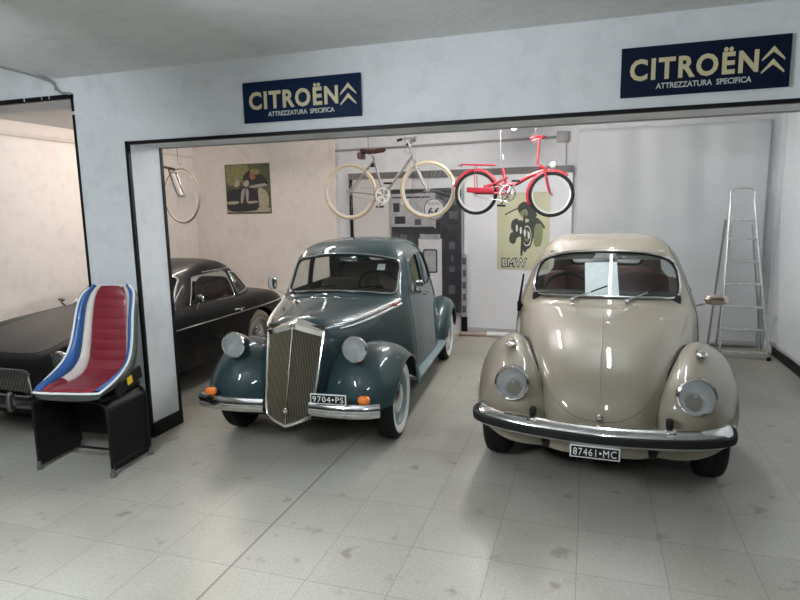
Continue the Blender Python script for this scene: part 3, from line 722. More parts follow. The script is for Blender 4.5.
    rr = [
     [(.55,1.88,.30),(.58,1.87,.30),(.63,1.89,.30),(.67,1.95,.31),(.69,2.03,.32)],
     [(.56,1.96,.48),(.59,1.95,.49),(.64,1.97,.49),(.685,2.02,.48),(.70,2.09,.45)],
     [(.52,2.12,.62),(.57,2.11,.65),(.63,2.12,.655),(.69,2.15,.62),(.71,2.19,.56)],
     [(.48,2.35,.68),(.54,2.35,.72),(.61,2.35,.72),(.685,2.35,.67),(.71,2.35,.60)],
     [(.42,2.60,.60),(.49,2.61,.64),(.58,2.61,.64),(.67,2.56,.61),(.70,2.52,.55)],
     [(.38,2.78,.45),(.45,2.80,.47),(.55,2.80,.47),(.65,2.72,.46),(.69,2.64,.43)],
     [(.36,2.84,.32),(.43,2.87,.32),(.53,2.87,.32),(.63,2.80,.32),(.67,2.71,.32)]]
    for s in (1, -1):
        F = Surf([[(s * x, y, zz) for x, y, zz in r] for r in fr], mirror=False)
        if F.nrm([4.], [2.])[0][2] < 0: F.sign = -F.sign
        f = panel_obj('front_fender', F.panels([])['rest'], PAINT_T, root)
        strip_on(F, [(u, 4) for u in np.linspace(0, 7, 50)], .007, 'fender_lip', PAINT_T, f)
        strip_on(F, [(u, 3.93) for u in np.linspace(4.8, 7, 24)], [.004 + .012 * min(1, k / 12) for k in range(24)], 'stone_guard', PAINT_TL, f)
        headlight(f, (s * .452, -.40, .748), (0, -1, .10), .086, CHROME, .17, taper=.5)
        MB().sell((s * .462, -.24, .71), (.05, .16, .08), .8, 8, 14).build('headlight_foot', PAINT_T, f)
        Rr = Surf([[(s * x, y, zz) for x, y, zz in r] for r in rr], mirror=False)
        if Rr.nrm([3.], [2.])[0][2] < 0: Rr.sign = -Rr.sign
        rf = panel_obj('rear_fender', Rr.panels([])['rest'], PAINT_T, root); strip_on(Rr, [(u, 4) for u in np.linspace(0, 6, 40)], .007, 'fender_lip', PAINT_T, rf)
        MB().box((s * .655, 1.2, .30), (.11, 1.42, .03), bev=.012).build('running_board', PAINT_TL, root)
        wheel(root, (s * .615, 0, .30), s, .30, .125, whitewall=True, rim_mat=PAINT_TL); wheel(root, (s * .60, 2.35, .30), s, .30, .125, whitewall=True, rim_mat=PAINT_TL)
        # bumper half: rounded chrome bar beside the grille
        path = smooth_path([(s * .17, -.545, .365), (s * .35, -.56, .365), (s * .53, -.55, .365), (s * (.675 if s < 0 else .645), -.50, .365)], 6)
        pr = [(-.012, -.05), (.012, -.048), (.026, -.03), (.03, -.012), (.022, -.004), (.022, .004), (.03, .012), (.026, .03), (.012, .048), (-.012, .05)]
        if s < 0: path = path[::-1]
        b = MB().sweep(path, pr).build('bumper', CHROME, root, angle=40)
        MB().box((s * .40, -.48, .365), (.04, .14, .03)).build('bumper_bracket', DULLMETAL, b)
        o = MB().sell((s * (.575 if s < 0 else .55), -.535, .442), (.085, .06, .055), .75, 10, 18).build('indicator', AMBER, root)
    pthr = smooth_path([(-.62, 2.93, .37), (-.4, 3.0, .37), (0, 3.02, .37), (.4, 3.0, .37), (.62, 2.93, .37)], 6)
    MB().sweep(pthr[::-1], [(-.01, -.045), (.015, -.04), (.028, 0), (.015, .04), (-.01, .045)]).build('bumper', CHROME, root)
    number_plate(root, (.325, -.60, .455), .25, .07, '9704\u2022PS')
    # front apron below
    MB().box((0, 1.2, .25), (.98, 3.0, .12), bev=.04).box((0, 0, .28), (.98, .06, .08)).box((0, -.2, .30), (.44, .4, .14), bev=.04).build('underbody', UNDER, root)
    # side lamp (red) at bonnet rear
    pt = B.path([B.find((.52, .905), (1, 2), R)], .012)[0]
    MB().sell(tuple(pt), (.035, .05, .04), .9, 8, 14).build('side_lamp', REDLENS, root)
    # wipers
    for x0, x1 in ((-.25, -.02), (.12, .33)):
        a = B.path([B.find((x0, 1.02), (0, 2), lambda p: p[:, 1] < .9)], .018)[0]; b = B.path([B.find((x1, 1.045), (0, 2), lambda p: p[:, 1] < .9)], .014)[0]
        MB().tube([a, a * .5 + b * .5 + (0, -.01, 0), b], .005, 6).build('wiper', RUBBER, root)
    for s in (-.16, .05): MB().sell(tuple(B.path([B.find((s, .38), (0, 1), lambda p: p[:, 1] < .6)], .006)[0]), (.05, .03, .014), .9, 6, 12).build('cowl_vent', CHROME, root)
    # mirrors
    for s, p in ((-1, (-.64, .70, 1.0)), (1, (.60, .88, .96))):
        mm = MB().tube([(s * .52, p[1] + .02, .93), (p[0], p[1], p[2])], .007, 8).build('door_mirror', CHROME, root)
        MB().sell((p[0] + s * .03, p[1], p[2] + .055), (.085, .025, .12), .6, 10, 18).build('mirror_head', CHROME, mm)
    # interior
    I1 = mat('brown_upholstery', (.09, .065, .05), .8, sheen=.2)
    for x in (-.25, .25): MB().sell((x, 1.12, .58), (.42, .45, .18), .35).sell((x, 1.36, .82), (.42, .14, .42), .35, rx=-.15).build('front_seat', I1, root)
    MB().sell((0, 1.72, .62), (.95, .45, .2), .3).sell((0, 1.98, .88), (.95, .15, .5), .3, rx=-.3).build('rear_seat', I1, root)
    MB().box((0, .80, .93), (.94, .14, .14), bev=.03).box((0, 1.4, .35), (1.0, 1.3, .06)).build('dashboard', DARK, root)
    steering_wheel(root, (.24, 1.0, .98), .19)
    MB().box((0, .86, 1.255), (.16, .015, .045), bev=.006).build('interior_mirror', CHROME, root)
    MB().box((.31, .82, 1.19), (.07, .003, .06), rx=-.6).build('paper_sticker', WHITE, root)
    return root, B
LANCIA, LS = build_lancia()
# ================================================================ BLACK ROADSTER WITH HARDTOP
PAINT_K = mat('black_paint', (.006, .0055, .0055), .45, coat=.3, coat_rough=.04, spec=.15)
DUSTY = mat('dusty_black_bonnet', (.035, .031, .029), .5, coat=.35, coat_rough=.25, var=.3, var_scale=4)
TAN_TYRE = mat('dusty_tyre', (.30, .24, .19), .9, var=.3, var_scale=10)
def build_mg():
    root = thing('car', 'low black two-seat roadster with hardtop and chrome side strip, parked beyond the pier', 'car', (-4.25, 3.84, 0), 0)
    root['group'] = 'parked classic cars'
    rows = [
     [(0,-.64,.24),(.3,-.64,.24),(.48,-.60,.24),(.60,-.5,.24),(.65,-.42,.23),(.66,-.38,.2)],
     [(0,-.67,.44),(.3,-.66,.44),(.5,-.62,.44),(.62,-.52,.43),(.675,-.42,.38),(.68,-.38,.22)],
     [(0,-.64,.58),(.3,-.635,.58),(.5,-.61,.60),(.625,-.50,.57),(.68,-.40,.46),(.68,-.36,.22)],
     [(0,-.55,.655),(.3,-.54,.655),(.51,-.52,.69),(.63,-.44,.655),(.688,-.36,.5),(.68,-.34,.22)],
     [(0,-.3,0.735),(.3,-.3,0.730),(.52,-.3,0.765),(.64,-.3,0.725),(.695,-.3,0.500),(.68,-.3,0.220)],
     [(0,0,0.790),(.3,0,0.780),(.53,0,0.800),(.65,0,0.745),(.70,0,0.500),(.68,0,0.220)],
     [(0,.4,0.840),(.3,.4,0.830),(.54,.4,0.820),(.66,.4,0.760),(.70,.4,0.500),(.68,.4,0.220)],
     [(0,.66,0.875),(.3,.70,0.865),(.55,.75,0.830),(.665,.75,0.765),(.70,.75,0.500),(.68,.75,0.220)],
     [(0,.95,0.875),(.3,.95,0.865),(.55,.98,0.825),(.668,.98,0.755),(.70,.98,0.500),(.68,.98,0.220)],
     [(0,1.3,0.840),(.3,1.3,0.830),(.56,1.3,0.805),(.668,1.3,0.740),(.70,1.3,0.500),(.68,1.3,0.220)],
     [(0,1.7,.81),(.3,1.7,.80),(.56,1.7,.785),(.668,1.7,.725),(.70,1.7,.5),(.68,1.7,.22)],
     [(0,2.1,.81),(.3,2.1,.805),(.55,2.1,.785),(.66,2.1,.725),(.70,2.1,.5),(.68,2.1,.22)],
     [(0,2.45,.775),(.3,2.45,.77),(.53,2.45,.75),(.635,2.45,.69),(.68,2.45,.5),(.66,2.45,.25)],
     [(0,2.68,.72),(.3,2.68,.715),(.50,2.67,.69),(.60,2.65,.63),(.64,2.62,.48),(.63,2.6,.28)],
     [(0,2.76,.60),(.3,2.76,.60),(.48,2.74,.58),(.58,2.71,.54),(.61,2.68,.44),(.60,2.66,.3)],
     [(0,2.72,.3),(.3,2.72,.3),(.47,2.7,.3),(.56,2.68,.3),(.59,2.66,.3),(.58,2.65,.3)]]
    B = Surf(rows)
    if B.nrm([6.], [5.])[0][2] < 0: B.sign = -B.sign
    c = 5; R = lambda p: p[:, 0] > .4; mir = lambda uv: np.array([(a, 2 * c - b) for a, b in uv])
    def arch(y, r): 
        pts = [(y + r * math.cos(t), .29 + r * math.sin(t)) for t in np.linspace(0, PI, 16)]
        return B.poly([(y + r, .24)] + pts + [(y - r, .24)], (1, 2), R)
    A1, A2 = arch(0, .325), arch(2.03, .32)
    # extend arches below the sill edge
    dr = B.poly(round_poly([(.76, .28), (.75, .70), (1.72, .70), (1.70, .50), (1.62, .28)], .04), (1, 2), R)
    hood = np.array([(p[0], c + p[1]) for p in smooth_path([(6.05, .5), (6.05, 1.35), (5.8, 1.62), (5, 1.58), (3.6, 1.5), (3.1, 1.2), (2.95, .5), (2.95, -.5), (3.1, -1.2), (3.6, -1.5), (5, -1.58), (5.8, -1.62), (6.05, -1.35), (6.05, -.5)], 5, True)])
    cock = np.array([(p[0], c + p[1]) for p in round_poly([(6.9, -1.6), (6.9, 1.6), (8.0, 1.9), (10.2, 1.9), (10.9, 1.2), (10.9, -1.2), (10.2, -1.9), (8.0, -1.9)], .3)])
    P = B.panels([('x', A1), ('x', mir(A1)), ('x', A2), ('x', mir(A2)), ('ck', cock), ('dR', dr), ('dL', mir(dr)), ('hood', hood)])
    panel_obj('body_shell', P['rest'], PAINT_K, root)
    bon = panel_obj('bonnet', P['hood'], DUSTY, root, .003); strip_on(B, hood, .003, 'bonnet_gap_shade', GAP_SHADE, bon, True)  # dark tube imitates the shaded gap, likewise on the doors
    for k, q, s in (('dR', dr, 1), ('dL', mir(dr), -1)):
        d = panel_obj('door', P[k], PAINT_K, root, .003); strip_on(B, q, .003, 'door_gap_shade', GAP_SHADE, d, True)
        MB().tube([(s * .69, 1.52, .665), (s * .725, 1.53, .668), (s * .725, 1.63, .668), (s * .69, 1.64, .665)], .009, 8).sell((s * .715, 1.60, .645), (.02, .03, .03), .8, 8, 12).build('door_handle', CHROME, d)
    for s in (1, -1):
        q = np.array([B.find((y, .625 + .0 * y), (1, 2), R) for y in np.linspace(-.35, 2.62, 50)])
        strip_on(B, q if s > 0 else mir(q), .0075, 'side_strip', CHROME, root, False, .004)
        for A in (A1, A2):
            a = A[2:-2] if s > 0 else mir(A[2:-2]); strip_on(B, a, .006, 'arch_lip', PAINT_K, root)
        wheel(root, (s * .60, 0, .285), s, .285, .145, rim_mat=DULLMETAL); wheel(root, (s * .60, 2.03, .285), s, .285, .145, rim_mat=DULLMETAL, tyre_mat=TAN_TYRE)
        headlight(root, (s * .54, -.56, .60), (0, -1, .05), .085, PAINT_K, .12)
        MB().sell((s * .52, -.63, .455), (.07, .04, .055), .8, 8, 14).build('side_lamp', LENS, root)
    # roof
    cr = [
     [(0,.46,0.850),(.3,.50,0.850),(.52,.60,0.835),(.62,.70,0.810),(.645,.76,0.775)],
     [(0,.61,0.965),(.29,.65,0.960),(.50,.74,0.945),(.59,.84,0.905),(.625,.88,0.770)],
     [(0,.80,1.085),(.28,.84,1.080),(.47,.91,1.055),(.555,.98,0.980),(.615,1.01,0.755)],
     [(0,.98,1.16),(.27,1.02,1.15),(.45,1.08,1.115),(.535,1.14,1.0),(.61,1.18,.745)],
     [(0,1.3,1.205),(.27,1.32,1.195),(.44,1.35,1.145),(.53,1.38,1.01),(.61,1.4,.745)],
     [(0,1.6,1.20),(.27,1.6,1.19),(.44,1.6,1.14),(.53,1.6,1.01),(.61,1.6,.745)],
     [(0,1.82,1.16),(.27,1.81,1.15),(.43,1.79,1.10),(.525,1.77,.98),(.61,1.76,.745)],
     [(0,1.98,1.05),(.26,1.97,1.04),(.42,1.94,1.0),(.52,1.9,.92),(.60,1.88,.745)],
     [(0,2.1,.92),(.25,2.09,.92),(.41,2.06,.89),(.51,2.02,.84),(.58,1.98,.75)],
     [(0,2.2,.80),(.25,2.19,.80),(.40,2.16,.785),(.50,2.12,.77),(.56,2.08,.745)]]
    K = Surf(cr)
    if K.nrm([4.], [4.])[0][2] < 0: K.sign = -K.sign
    ck = 4; mk = lambda uv: np.array([(a, 2 * ck - b) for a, b in uv])
    ws = K.poly(round_poly([(-.58, .845), (-.3, .875), (0, .88), (.3, .875), (.58, .845), (.475, 1.06), (.3, 1.10), (0, 1.11), (-.3, 1.10), (-.475, 1.06)], .04), (0, 2), lambda p: p[:, 1] < 1.15)
    rw = K.poly(round_poly([(-.36, .87), (.36, .87), (.34, 1.08), (-.34, 1.08)], .05), (0, 2), lambda p: p[:, 1] > 1.75)
    w = K.poly(round_poly([(.86, .795), (1.06, 1.055), (1.60, 1.075), (1.66, .90), (1.66, .785)], .04), (1, 2), R)
    w2 = K.poly(round_poly([(1.72, .80), (1.70, 1.05), (1.82, 1.03), (2.0, .83)], .03), (1, 2), lambda p: p[:, 0] > .35)
    Q = K.panels([('ws', ws), ('rw', rw), ('w', w), ('wm', mk(w)), ('w2', w2), ('w2m', mk(w2))])
    hard = panel_obj('hardtop', Q['rest'], PAINT_K, root)
    for k, nm, q in (('ws', 'windscreen', ws), ('rw', 'rear_window', rw), ('w', 'side_window', w), ('wm', 'side_window', mk(w)), ('w2', 'quarter_window', w2), ('w2m', 'quarter_window', mk(w2))):
        o = panel_obj(nm, Q[k], GLASS, root, -.003); strip_on(K, q, .012 if k == 'ws' else .006, 'window_trim', CHROME, o, True, .002)
    gut = K.path([K.find((y, 1.085), (1, 2), R) for y in np.linspace(1.25, 1.8, 14)], .004)
    [MB().tube([p * (s, 1, 1) for p in gut], .006, 6).build('rain_gutter', CHROME, hard) for s in (1, -1)]
    # grille and bumper
    g = MB().tube(round_poly_loop := [(x, -.675 + .1 * abs(x) ** 2, z) for x, z in round_poly([(-.37, .36), (.37, .36), (.35, .555), (-.35, .555)], .06)], .010, 8, closed=True).build('grille', CHROME, root)
    m = MB()
    for k in range(-24, 25):
        if k: m.box((k * .0145, -.668, .457), (.004, .012, .18))
    m.build('grille_slats', CHROME, g)
    MB().box((0, -.655, .457), (.7, .01, .19)).build('grille_backing', DARK, g)
    bd = MB().lathe([(.03, 0), (.03, .01), (.022, .014), (0, .016)], (0, -.675, .47), (0, -1, 0), 8); bd.box((0, -.672, .45), (.02, .014, .16)).build('badge', CHROME, g)
    pt = smooth_path([(-.70, -.50, .33), (-.66, -.68, .33), (-.3, -.75, .33), (0, -.76, .33), (.3, -.75, .33), (.66, -.68, .33), (.70, -.50, .33)], 8)
    bp = MB().sweep(pt, [(-.01, -.035), (.012, -.03), (.024, 0), (.012, .03), (-.01, .035)]).build('bumper', mat('dark_chrome', (.2, .2, .2), .3, 1.), root)
    for s in (-.3, .3): MB().sell((s, -.79, .36), (.045, .06, .15), .7, 10, 14).build('overrider', MATS['dark_chrome'], bp)
    MB().sweep([(p[0], 2.06 - p[1], p[2] + .1) for p in pt][::-1], [(-.01, -.035), (.012, -.03), (.024, 0), (.012, .03), (-.01, .035)]).build('bumper', CHROME, root)
    for s in (1, -1): MB().sell((s * .50, 2.745, .56), (.09, .05, .16), .7, 10, 14).build('tail_lamp', REDLENS, root)
    # mirrors on the wings, wipers
    for s in (1, -1):
        y0 = .92; mm = MB().tube([(s * .655, y0, .765), (s * .69, y0, .83)], .006, 8).build('door_mirror', CHROME, root)
        MB().sell((s * .70, y0, .87), (.1, .03, .075), .8, 10, 16).build('mirror_head', CHROME, mm)
    MB().tube([(-.58, .56, .82), (-.59, .53, .86)], .008, 8).sell((-.60, .54, .88), (.08, .04, .04), .8, 8, 12).build('wiper_post', CHROME, root)
    for x in (-.25, .2): MB().tube([(x, .45, .81), (x + .22, .58, .89)], .005, 6).build('wiper', DULLMETAL, root)
    MB().box((0, 1.1, .22), (1.0, 3.3, .12), bev=.03).box((0, 0, .27), (1.1, .06, .06)).box((0, 2.03, .27), (1.1, .06, .06)).build('underbody', UNDER, root)
    I1 = mat('dark_red_upholstery', (.06, .01, .012), .6)
    for x in (-.3, .3): MB().sell((x, 1.42, .45), (.44, .45, .16), .35).sell((x, 1.68, .72), (.42, .14, .55), .35, rx=-.2).build('seat', I1, root)
    MB().box((0, .84, .70), (1.1, .12, .14), bev=.03).box((0, 1.5, .32), (1.1, 1.2, .04)).build('dashboard', DARK, root)
    steering_wheel(root, (-.3, 1.02, .80), .18)
    return root
MG = build_mg()
# ================================================================ BUCKET SEAT ON ITS STAND
def build_stand():
    t = thing('seat_stand', 'low black sheet-metal stand on small feet carrying the bucket seat', 'stand', (-3.19, 3.03, 0), .06)
    W, D, H = .29, .185, .50
    def arch(y, r=.07):
        return [(-W, y, .035)] + [(-W, y, H - r)] + [(-W + r - r * math.cos(a), y, H - r + r * math.sin(a)) for a in np.linspace(.2, PI / 2, 6)] + [(W - r + r * math.sin(a), y, H - r + r * math.cos(a)) for a in np.linspace(0, PI / 2 - .2, 6)] + [(W, y, H - r), (W, y, .035)]
    a0, a1 = arch(-D), arch(D)
    g = MB().grid([a0, a1]); inn = [[(x * .975, y, z - .006) for x, y, z in a] for a in (a0, a1)]
    g.grid(inn).build('cover_sheet', BLACK, t)
    for y, a in ((-D, a0), (D, a1)): MB().tube(a, .011, 8).build('tube_frame', BLACK, t)
    MB().box((0, D - .02, .31), (2 * W - .03, .008, .35)).build('back_sheet', BLACK, t)
    for x in (-W, W):
        MB().tube([(x, -D, .075), (x, D, .075)], .010, 8).build('side_bar', BLACK, t)
        for y in (-D, D):
            f = MB().cyl((x, y, .03), (x, y, .06), .012, 10).cyl((x, y, 0.), (x, y, .03), .018, 12).build('foot', mat('foot_grey', (.12, .12, .12), .5) if 'foot_grey' not in MATS else MATS['foot_grey'], t)
    MB().tube([(-W, .03, .085), (W, .03, .085)], .009, 8).build('cross_bar', BLACK, t)
    return t
STAND = build_stand()
def build_seat():
    RED = mat('red_vinyl', (.21, .015, .025), .42, var=.15, var_scale=14, coat=.2); WV = mat('white_vinyl', (.62, .56, .52), .45, var=.12, var_scale=12); BV = mat('blue_vinyl', (.022, .10, .29), .38, coat=.2)
    SH = mat('grey_shell', (.045, .055, .05), .4, coat=.3); PIPE = mat('white_piping', (.7, .72, .72), .5); YEL = mat('yellow_decal', (.75, .5, .03), .5)
    t = thing('bucket_seat', 'red white and blue vinyl bucket racing seat resting on the black stand', 'seat', (-3.115, 3.03, .511), .20)
    # centre line from front lip over the seat to the top of the back: (y, z, half width, bolster)
    prof = [(-.33, .085, .245, .005), (-.27, .095, .262, .03), (-.12, .085, .268, .10), (.02, .08, .262, .18), (.12, .12, .25, .24), (.165, .23, .24, .24), (.20, .39, .232, .17), (.23, .53, .225, .11), (.255, .65, .20, .055), (.272, .715, .145, .02)]
    P = [np.array((0, y, z)) for y, z, _, _ in prof]; rows = []
    eg = smooth_path([(-.33, .09, 0), (-.24, .118, 0), (-.13, .155, 0), (-.005, .215, 0), (.07, .305, 0), (.115, .42, 0), (.15, .53, 0), (.19, .62, 0), (.235, .68, 0), (.272, .715, 0)], 1)
    for i, (y, z, w, b) in enumerate(prof):
        w *= .94; ev_ = np.array((0, eg[i][0], eg[i][1])) - P[i]
        d = unit(P[min(i + 1, len(P) - 1)] - P[max(i - 1, 0)]); n = unit(np.cross((1, 0, 0), d))   # points up / forward
        if n[2] < 0 and n[1] > 0: n = -n
        rows.append([P[i] + n * 0 , P[i] + np.array((w * .30, 0, 0)), P[i] + np.array((w * .58, 0, 0)) + ev_ * .06, P[i] + np.array((w * .82, 0, 0)) + ev_ * .35, P[i] + np.array((w * .98, 0, 0)) + ev_ * .75, P[i] + np.array((w * 1.05, 0, 0)) + ev_])
    S_ = Surf(rows, (.90, .95, .95))
    if S_.nrm([1.], [5.])[0][2] < 0: S_.sign = -1 * S_.sign
    def patch(name, v0, v1, m, nu=150, nv=14, rib=False, puff=.0, par=t, u0=0, u1=9):
        U, V = np.meshgrid(np.linspace(u0, u1, nu), np.linspace(v0, v1, nv), indexing='ij'); p = S_.ev(U.ravel(), V.ravel()); n = S_.nrm(U.ravel(), V.ravel())
        edge = np.sin(PI * (V.ravel() - v0) / (v1 - v0)); o = puff * edge ** .5
        if rib:
            s = np.concatenate([[0], np.cumsum(np.linalg.norm(np.diff(S_.ev(np.linspace(u0, u1, nu), np.full(nu, 5.)), axis=0), axis=1))])
            o = o * 1 + .010 * (np.abs(np.sin(PI * np.repeat(s, nv) / .072)) ** .35 - 1) * edge ** .25
        return MB().grid((p + n * o[:, None]).reshape(nu, nv, 3)).build(name, m, par, angle=60)
    patch('red_panel', 5 - 2.3, 5 + 2.3, RED, 260, 24, rib=True, puff=.022)
    for s in (1, -1):
        a, b_ = sorted((5 + s * 2.3, 5 + s * 3.25)); patch('white_panel', a, b_, WV, 80, 12, puff=.012, u0=2.2)
        a, b_ = sorted((5 + s * 3.25, 5 + s * 5)); patch('blue_bolster', a, b_, BV, 80, 12, puff=.026)
        a, b_ = sorted((5 + s * 2.3, 5 + s * 3.25)); patch('red_corner', a, b_, RED, 40, 12, puff=.012, u0=0, u1=2.2)
    # outer shell: pushed out behind the surface
    U, V = np.meshgrid(np.linspace(0, 9, 60), np.linspace(0, 10, 40), indexing='ij'); p = S_.ev(U.ravel(), V.ravel()).reshape(60, 40, 3); n = S_.nrm(U.ravel(), V.ravel()).reshape(60, 40, 3)
    k = .012 + .045 * (np.sin(PI * V / 10) ** .5)[..., None] * np.ones(3) ; q = p - n * k
    sh = MB().grid(q); sh.grid(np.stack([q[0], p[0]])); sh.grid(np.stack([p[-1], q[-1]])); sh.grid(np.stack([p[:, 0], q[:, 0]])); sh.grid(np.stack([q[:, -1], p[:, -1]]))
    sh.build('shell', SH, t)
    rim = [(0, v) for v in np.linspace(0, 10, 30)] + [(u, 10) for u in np.linspace(.1, 9, 50)] + [(9, v) for v in np.linspace(9.9, 0, 30)] + [(u, 0) for u in np.linspace(8.9, .1, 50)]
    strip_on(S_, rim, .008, 'piping', PIPE, t, True)
    for x in (-.17, .17): MB().box((x, -.02, .012), (.05, .40, .024), bev=.006).box((x, .0, .035), (.03, .28, .05), bev=.008).build('slide_rail', BLACK, t)
    sb = MB().box((.235, -.02, .078), (.022, .30, .085), rx=.2, bev=.01).box((.25, -.14, .06), (.012, .05, .10), bev=.004).build('side_bracket', BLACK, t)
    MB().box((.249, -.03, .088), (.006, .055, .05), rx=.2).build('yellow_label', YEL, sb)
    return t
build_seat()

# ================================================================ BICYCLES HUNG FROM THE CEILING
def build_bike(loc, rz, label, R, wb, bb, seat_top, head_top, bar, cols, tyre_m, tyre_r, folding=False, chain_side=1, name='bicycle'):
    """local frame: X forward, Z up, origin under the bottom bracket at axle height (wheel centres at z = 0)"""
    FM, RIM = cols
    t = thing(name, label, 'bicycle', loc, rz, 'bicycles hanging in the bay')
    step = not folding and name == 'step'; name = 'bicycle'; t.name = 'bicycle'
    xr, xf = -wb * .44, wb * .56
    SP = MATS.get('spoke_steel') or mat('spoke_steel', (.6, .6, .6), .3, 1.)
    for x in (xr, xf):
        w = MB().torus((x, 0, 0), (0, 1, 0), R - tyre_r, tyre_r, 56, 10).build('wheel', tyre_m, t)
        MB().lathe([(R - tyre_r * 1.7, -.011), (R - tyre_r * 2.5, -.009), (R - tyre_r * 2.5, .009), (R - tyre_r * 1.7, .011), (R - tyre_r * 1.7, -.011)], (x, 0, 0), (0, 1, 0), 56).build('rim', RIM, w)
        m = MB()
        for k in range(28):
            a = 2 * PI * k / 28; sgn = 1 if k % 2 else -1; b = a + sgn * .9
            m.tube([(x + .018 * math.cos(b), .028 * (1 if k % 4 < 2 else -1), .018 * math.sin(b)), (x + (R - tyre_r * 2.5) * math.cos(a), 0, (R - tyre_r * 2.5) * math.sin(a))], .0011, 3, caps=False)
        m.build('spokes', SP, w); MB().cyl((x, -.045, 0), (x, .045, 0), .018, 12).build('hub', DULLMETAL, w)
    bbp = np.array(bb); st = np.array(seat_top); ht = np.array(head_top)
    ax = unit(np.array([xf - .035, 0, R + .04]) - ht) if False else None
    crown = np.array([xf - (R + .04) * (.42 if not folding else .28), 0, (R + .04) * (.90 if not folding else .96)]); hd = unit(crown - ht); ht2 = crown
    f = MB(); tr = .014 if not folding else .012
    if not folding:
        f.tube([bbp, st], tr, 10); f.tube([ht + hd * .10, bbp], tr * 1.05, 10)
        if not step: f.tube([st + (0, 0, -.03), ht + hd * .03], tr * .9, 10)
        f.tube([ht, ht2], .017, 10)
    else:
        kn = np.array([bbp[0] + .03, 0, bbp[2] + .06])
        f.tube(smooth_path([(bbp[0] - .08, 0, .09), (bbp[0] + .06, 0, .10), (bbp[0] + .22, 0, .19), ht + hd * .12 + (-.01, 0, 0)], 5), .022, 12)
        f.tube([bbp, st + (.0, 0, -.10)], .017, 10); f.tube([ht + hd * .02, ht2], .02, 10)
        f.tube(smooth_path([(bbp[0], 0, bbp[2] + .03), (bbp[0] - .12, 0, .10), (xr + .08, 0, .07)], 4), .016, 10)
    for s in (-1, 1):
        y = s * .055; f.tube([bbp + (0, s * .02, 0), (xr, y, 0)], .009 if not folding else .013, 8)
        f.tube([(xr, y, 0), st * .9 + bbp * .1 + np.array((0, s * .015, 0)) if not folding else np.array((bbp[0] - .02, s * .02, .17))], .008 if not folding else .010, 8)
    f.cyl(bbp + (0, -.036, 0), bbp + (0, .036, 0), .022, 12).build('frame', FM, t)
    k = MB()
    for s in (-1, 1): k.tube(smooth_path([ht2 + (0, s * .045, -.01), (ht2[0] * .45 + xf * .55 - .012, s * .05, ht2[2] * .45), (ht2[0] * .15 + xf * .85 - .012, s * .05, ht2[2] * .16), (xf, s * .05, 0)], 4), [.011] * 9 + [.009] * 4, 8)
    k.cyl(ht2 + (0, -.05, -.005), ht2 + (0, .05, -.005), .014, 8).build('fork', FM, t)
    # handlebar
    hw = .4 if folding else .85
    stem = ht - hd * bar[0] if not folding else ht + np.array((0, 0, .26)); hbm = MB().tube([ht, stem], .012, 8)
    if bar[1] == 'turned':   # stem and bar swung flat so that the bar points up / sideways
        hbm.tube([stem, stem + (0.03, 0, .02)], .012, 8); hb = hbm.tube(smooth_path([stem + (-.03, -.24 * hw, .015), stem + (.02, -.20 * hw, .025), stem + (.06, -.08 * hw, .03), stem + (.03, 0, .02), stem + (.06, .08 * hw, .03), stem + (.02, .2 * hw, .025), stem + (-.03, .24 * hw, .015)], 5), .011, 8)
    hb_o = hbm.build('handlebar', DULLMETAL if not folding else FM, t)
    for s in (-1, 1): MB().cyl(stem + (-.03, s * .23 * hw, .015), stem + (-.08, s * .26 * hw, .0), .016, 10).build('grip', BLACK if not folding else mat('red_grip', (.4, .03, .04), .5) if s == -1 else MATS['red_grip'], hb_o)
    # saddle
    if bar[2]:
        sx = st + unit(st - bbp) * bar[2]; sp = MB().tube([st, sx], .012, 8).build('seat_post', DULLMETAL, t)
        if bar[3]:
            s_ = MB().grid([[(sx[0] + dx, y * w_, sx[2] + .03 + dz - .035 * (abs(y) / .5) ** 2) for y in np.linspace(-.5, .5, 9)] for dx, w_, dz in ((.16, .04, .012), (.10, .05, .008), (.02, .08, .0), (-.05, .16, .002), (-.10, .20, .012), (-.13, .17, .012))])
            s_.grid([[(sx[0] + dx, y * w_, sx[2] + .015 + dz - .035 * (abs(y) / .5) ** 2) for y in np.linspace(-.5, .5, 9)] for dx, w_, dz in ((.15, .035, .012), (.10, .045, .008), (.02, .07, .0), (-.05, .15, .002), (-.12, .16, .012))])
            s_.build('saddle', mat('brown_leather', (.05, .02, .018), .5), t)
            MB().box((sx[0] - .13, 0, sx[2] - .04), (.07, .13, .075), bev=.015).build('saddle_bag', MATS['brown_leather'], t)
    # drivetrain
    y = -.05 * chain_side
    cr = MB().lathe([(.088, -.003), (.088, .003), (.075, .003), (.075, -.003), (.088, -.003)], bbp + (0, y, 0), (0, 1, 0), 36)
    for q in range(5): cr.tube([bbp + (0, y, 0), bbp + (.08 * math.cos(2 * PI * q / 5), y, .08 * math.sin(2 * PI * q / 5))], .007, 6)
    cr = cr.build('crankset', WHITE if not folding else CHROME, t)
    a = .95; ca = np.array((math.cos(a), 0, math.sin(a))) * .16
    for s, yy in ((1, y * 1.35), (-1, -y * 1.35)):
        MB().tube([bbp + (0, yy, 0), bbp + ca * s + (0, yy, 0)], .008, 8).build('crank_arm', CHROME, cr)
        MB().box(tuple(bbp + ca * s + (0, yy * 2.1, 0)), (.09, .06, .022), bev=.006).build('pedal', BLACK, cr)
    MB().tube([bbp + (0, y, .088), (xr, y, .035)], .004, 5).tube([bbp + (0, y, -.088), (xr, y, -.035)], .004, 5).lathe([(.034, -.003), (.034, .003), (.02, .003)], (xr, y, 0), (0, 1, 0), 20).build('chain', DULLMETAL, t)
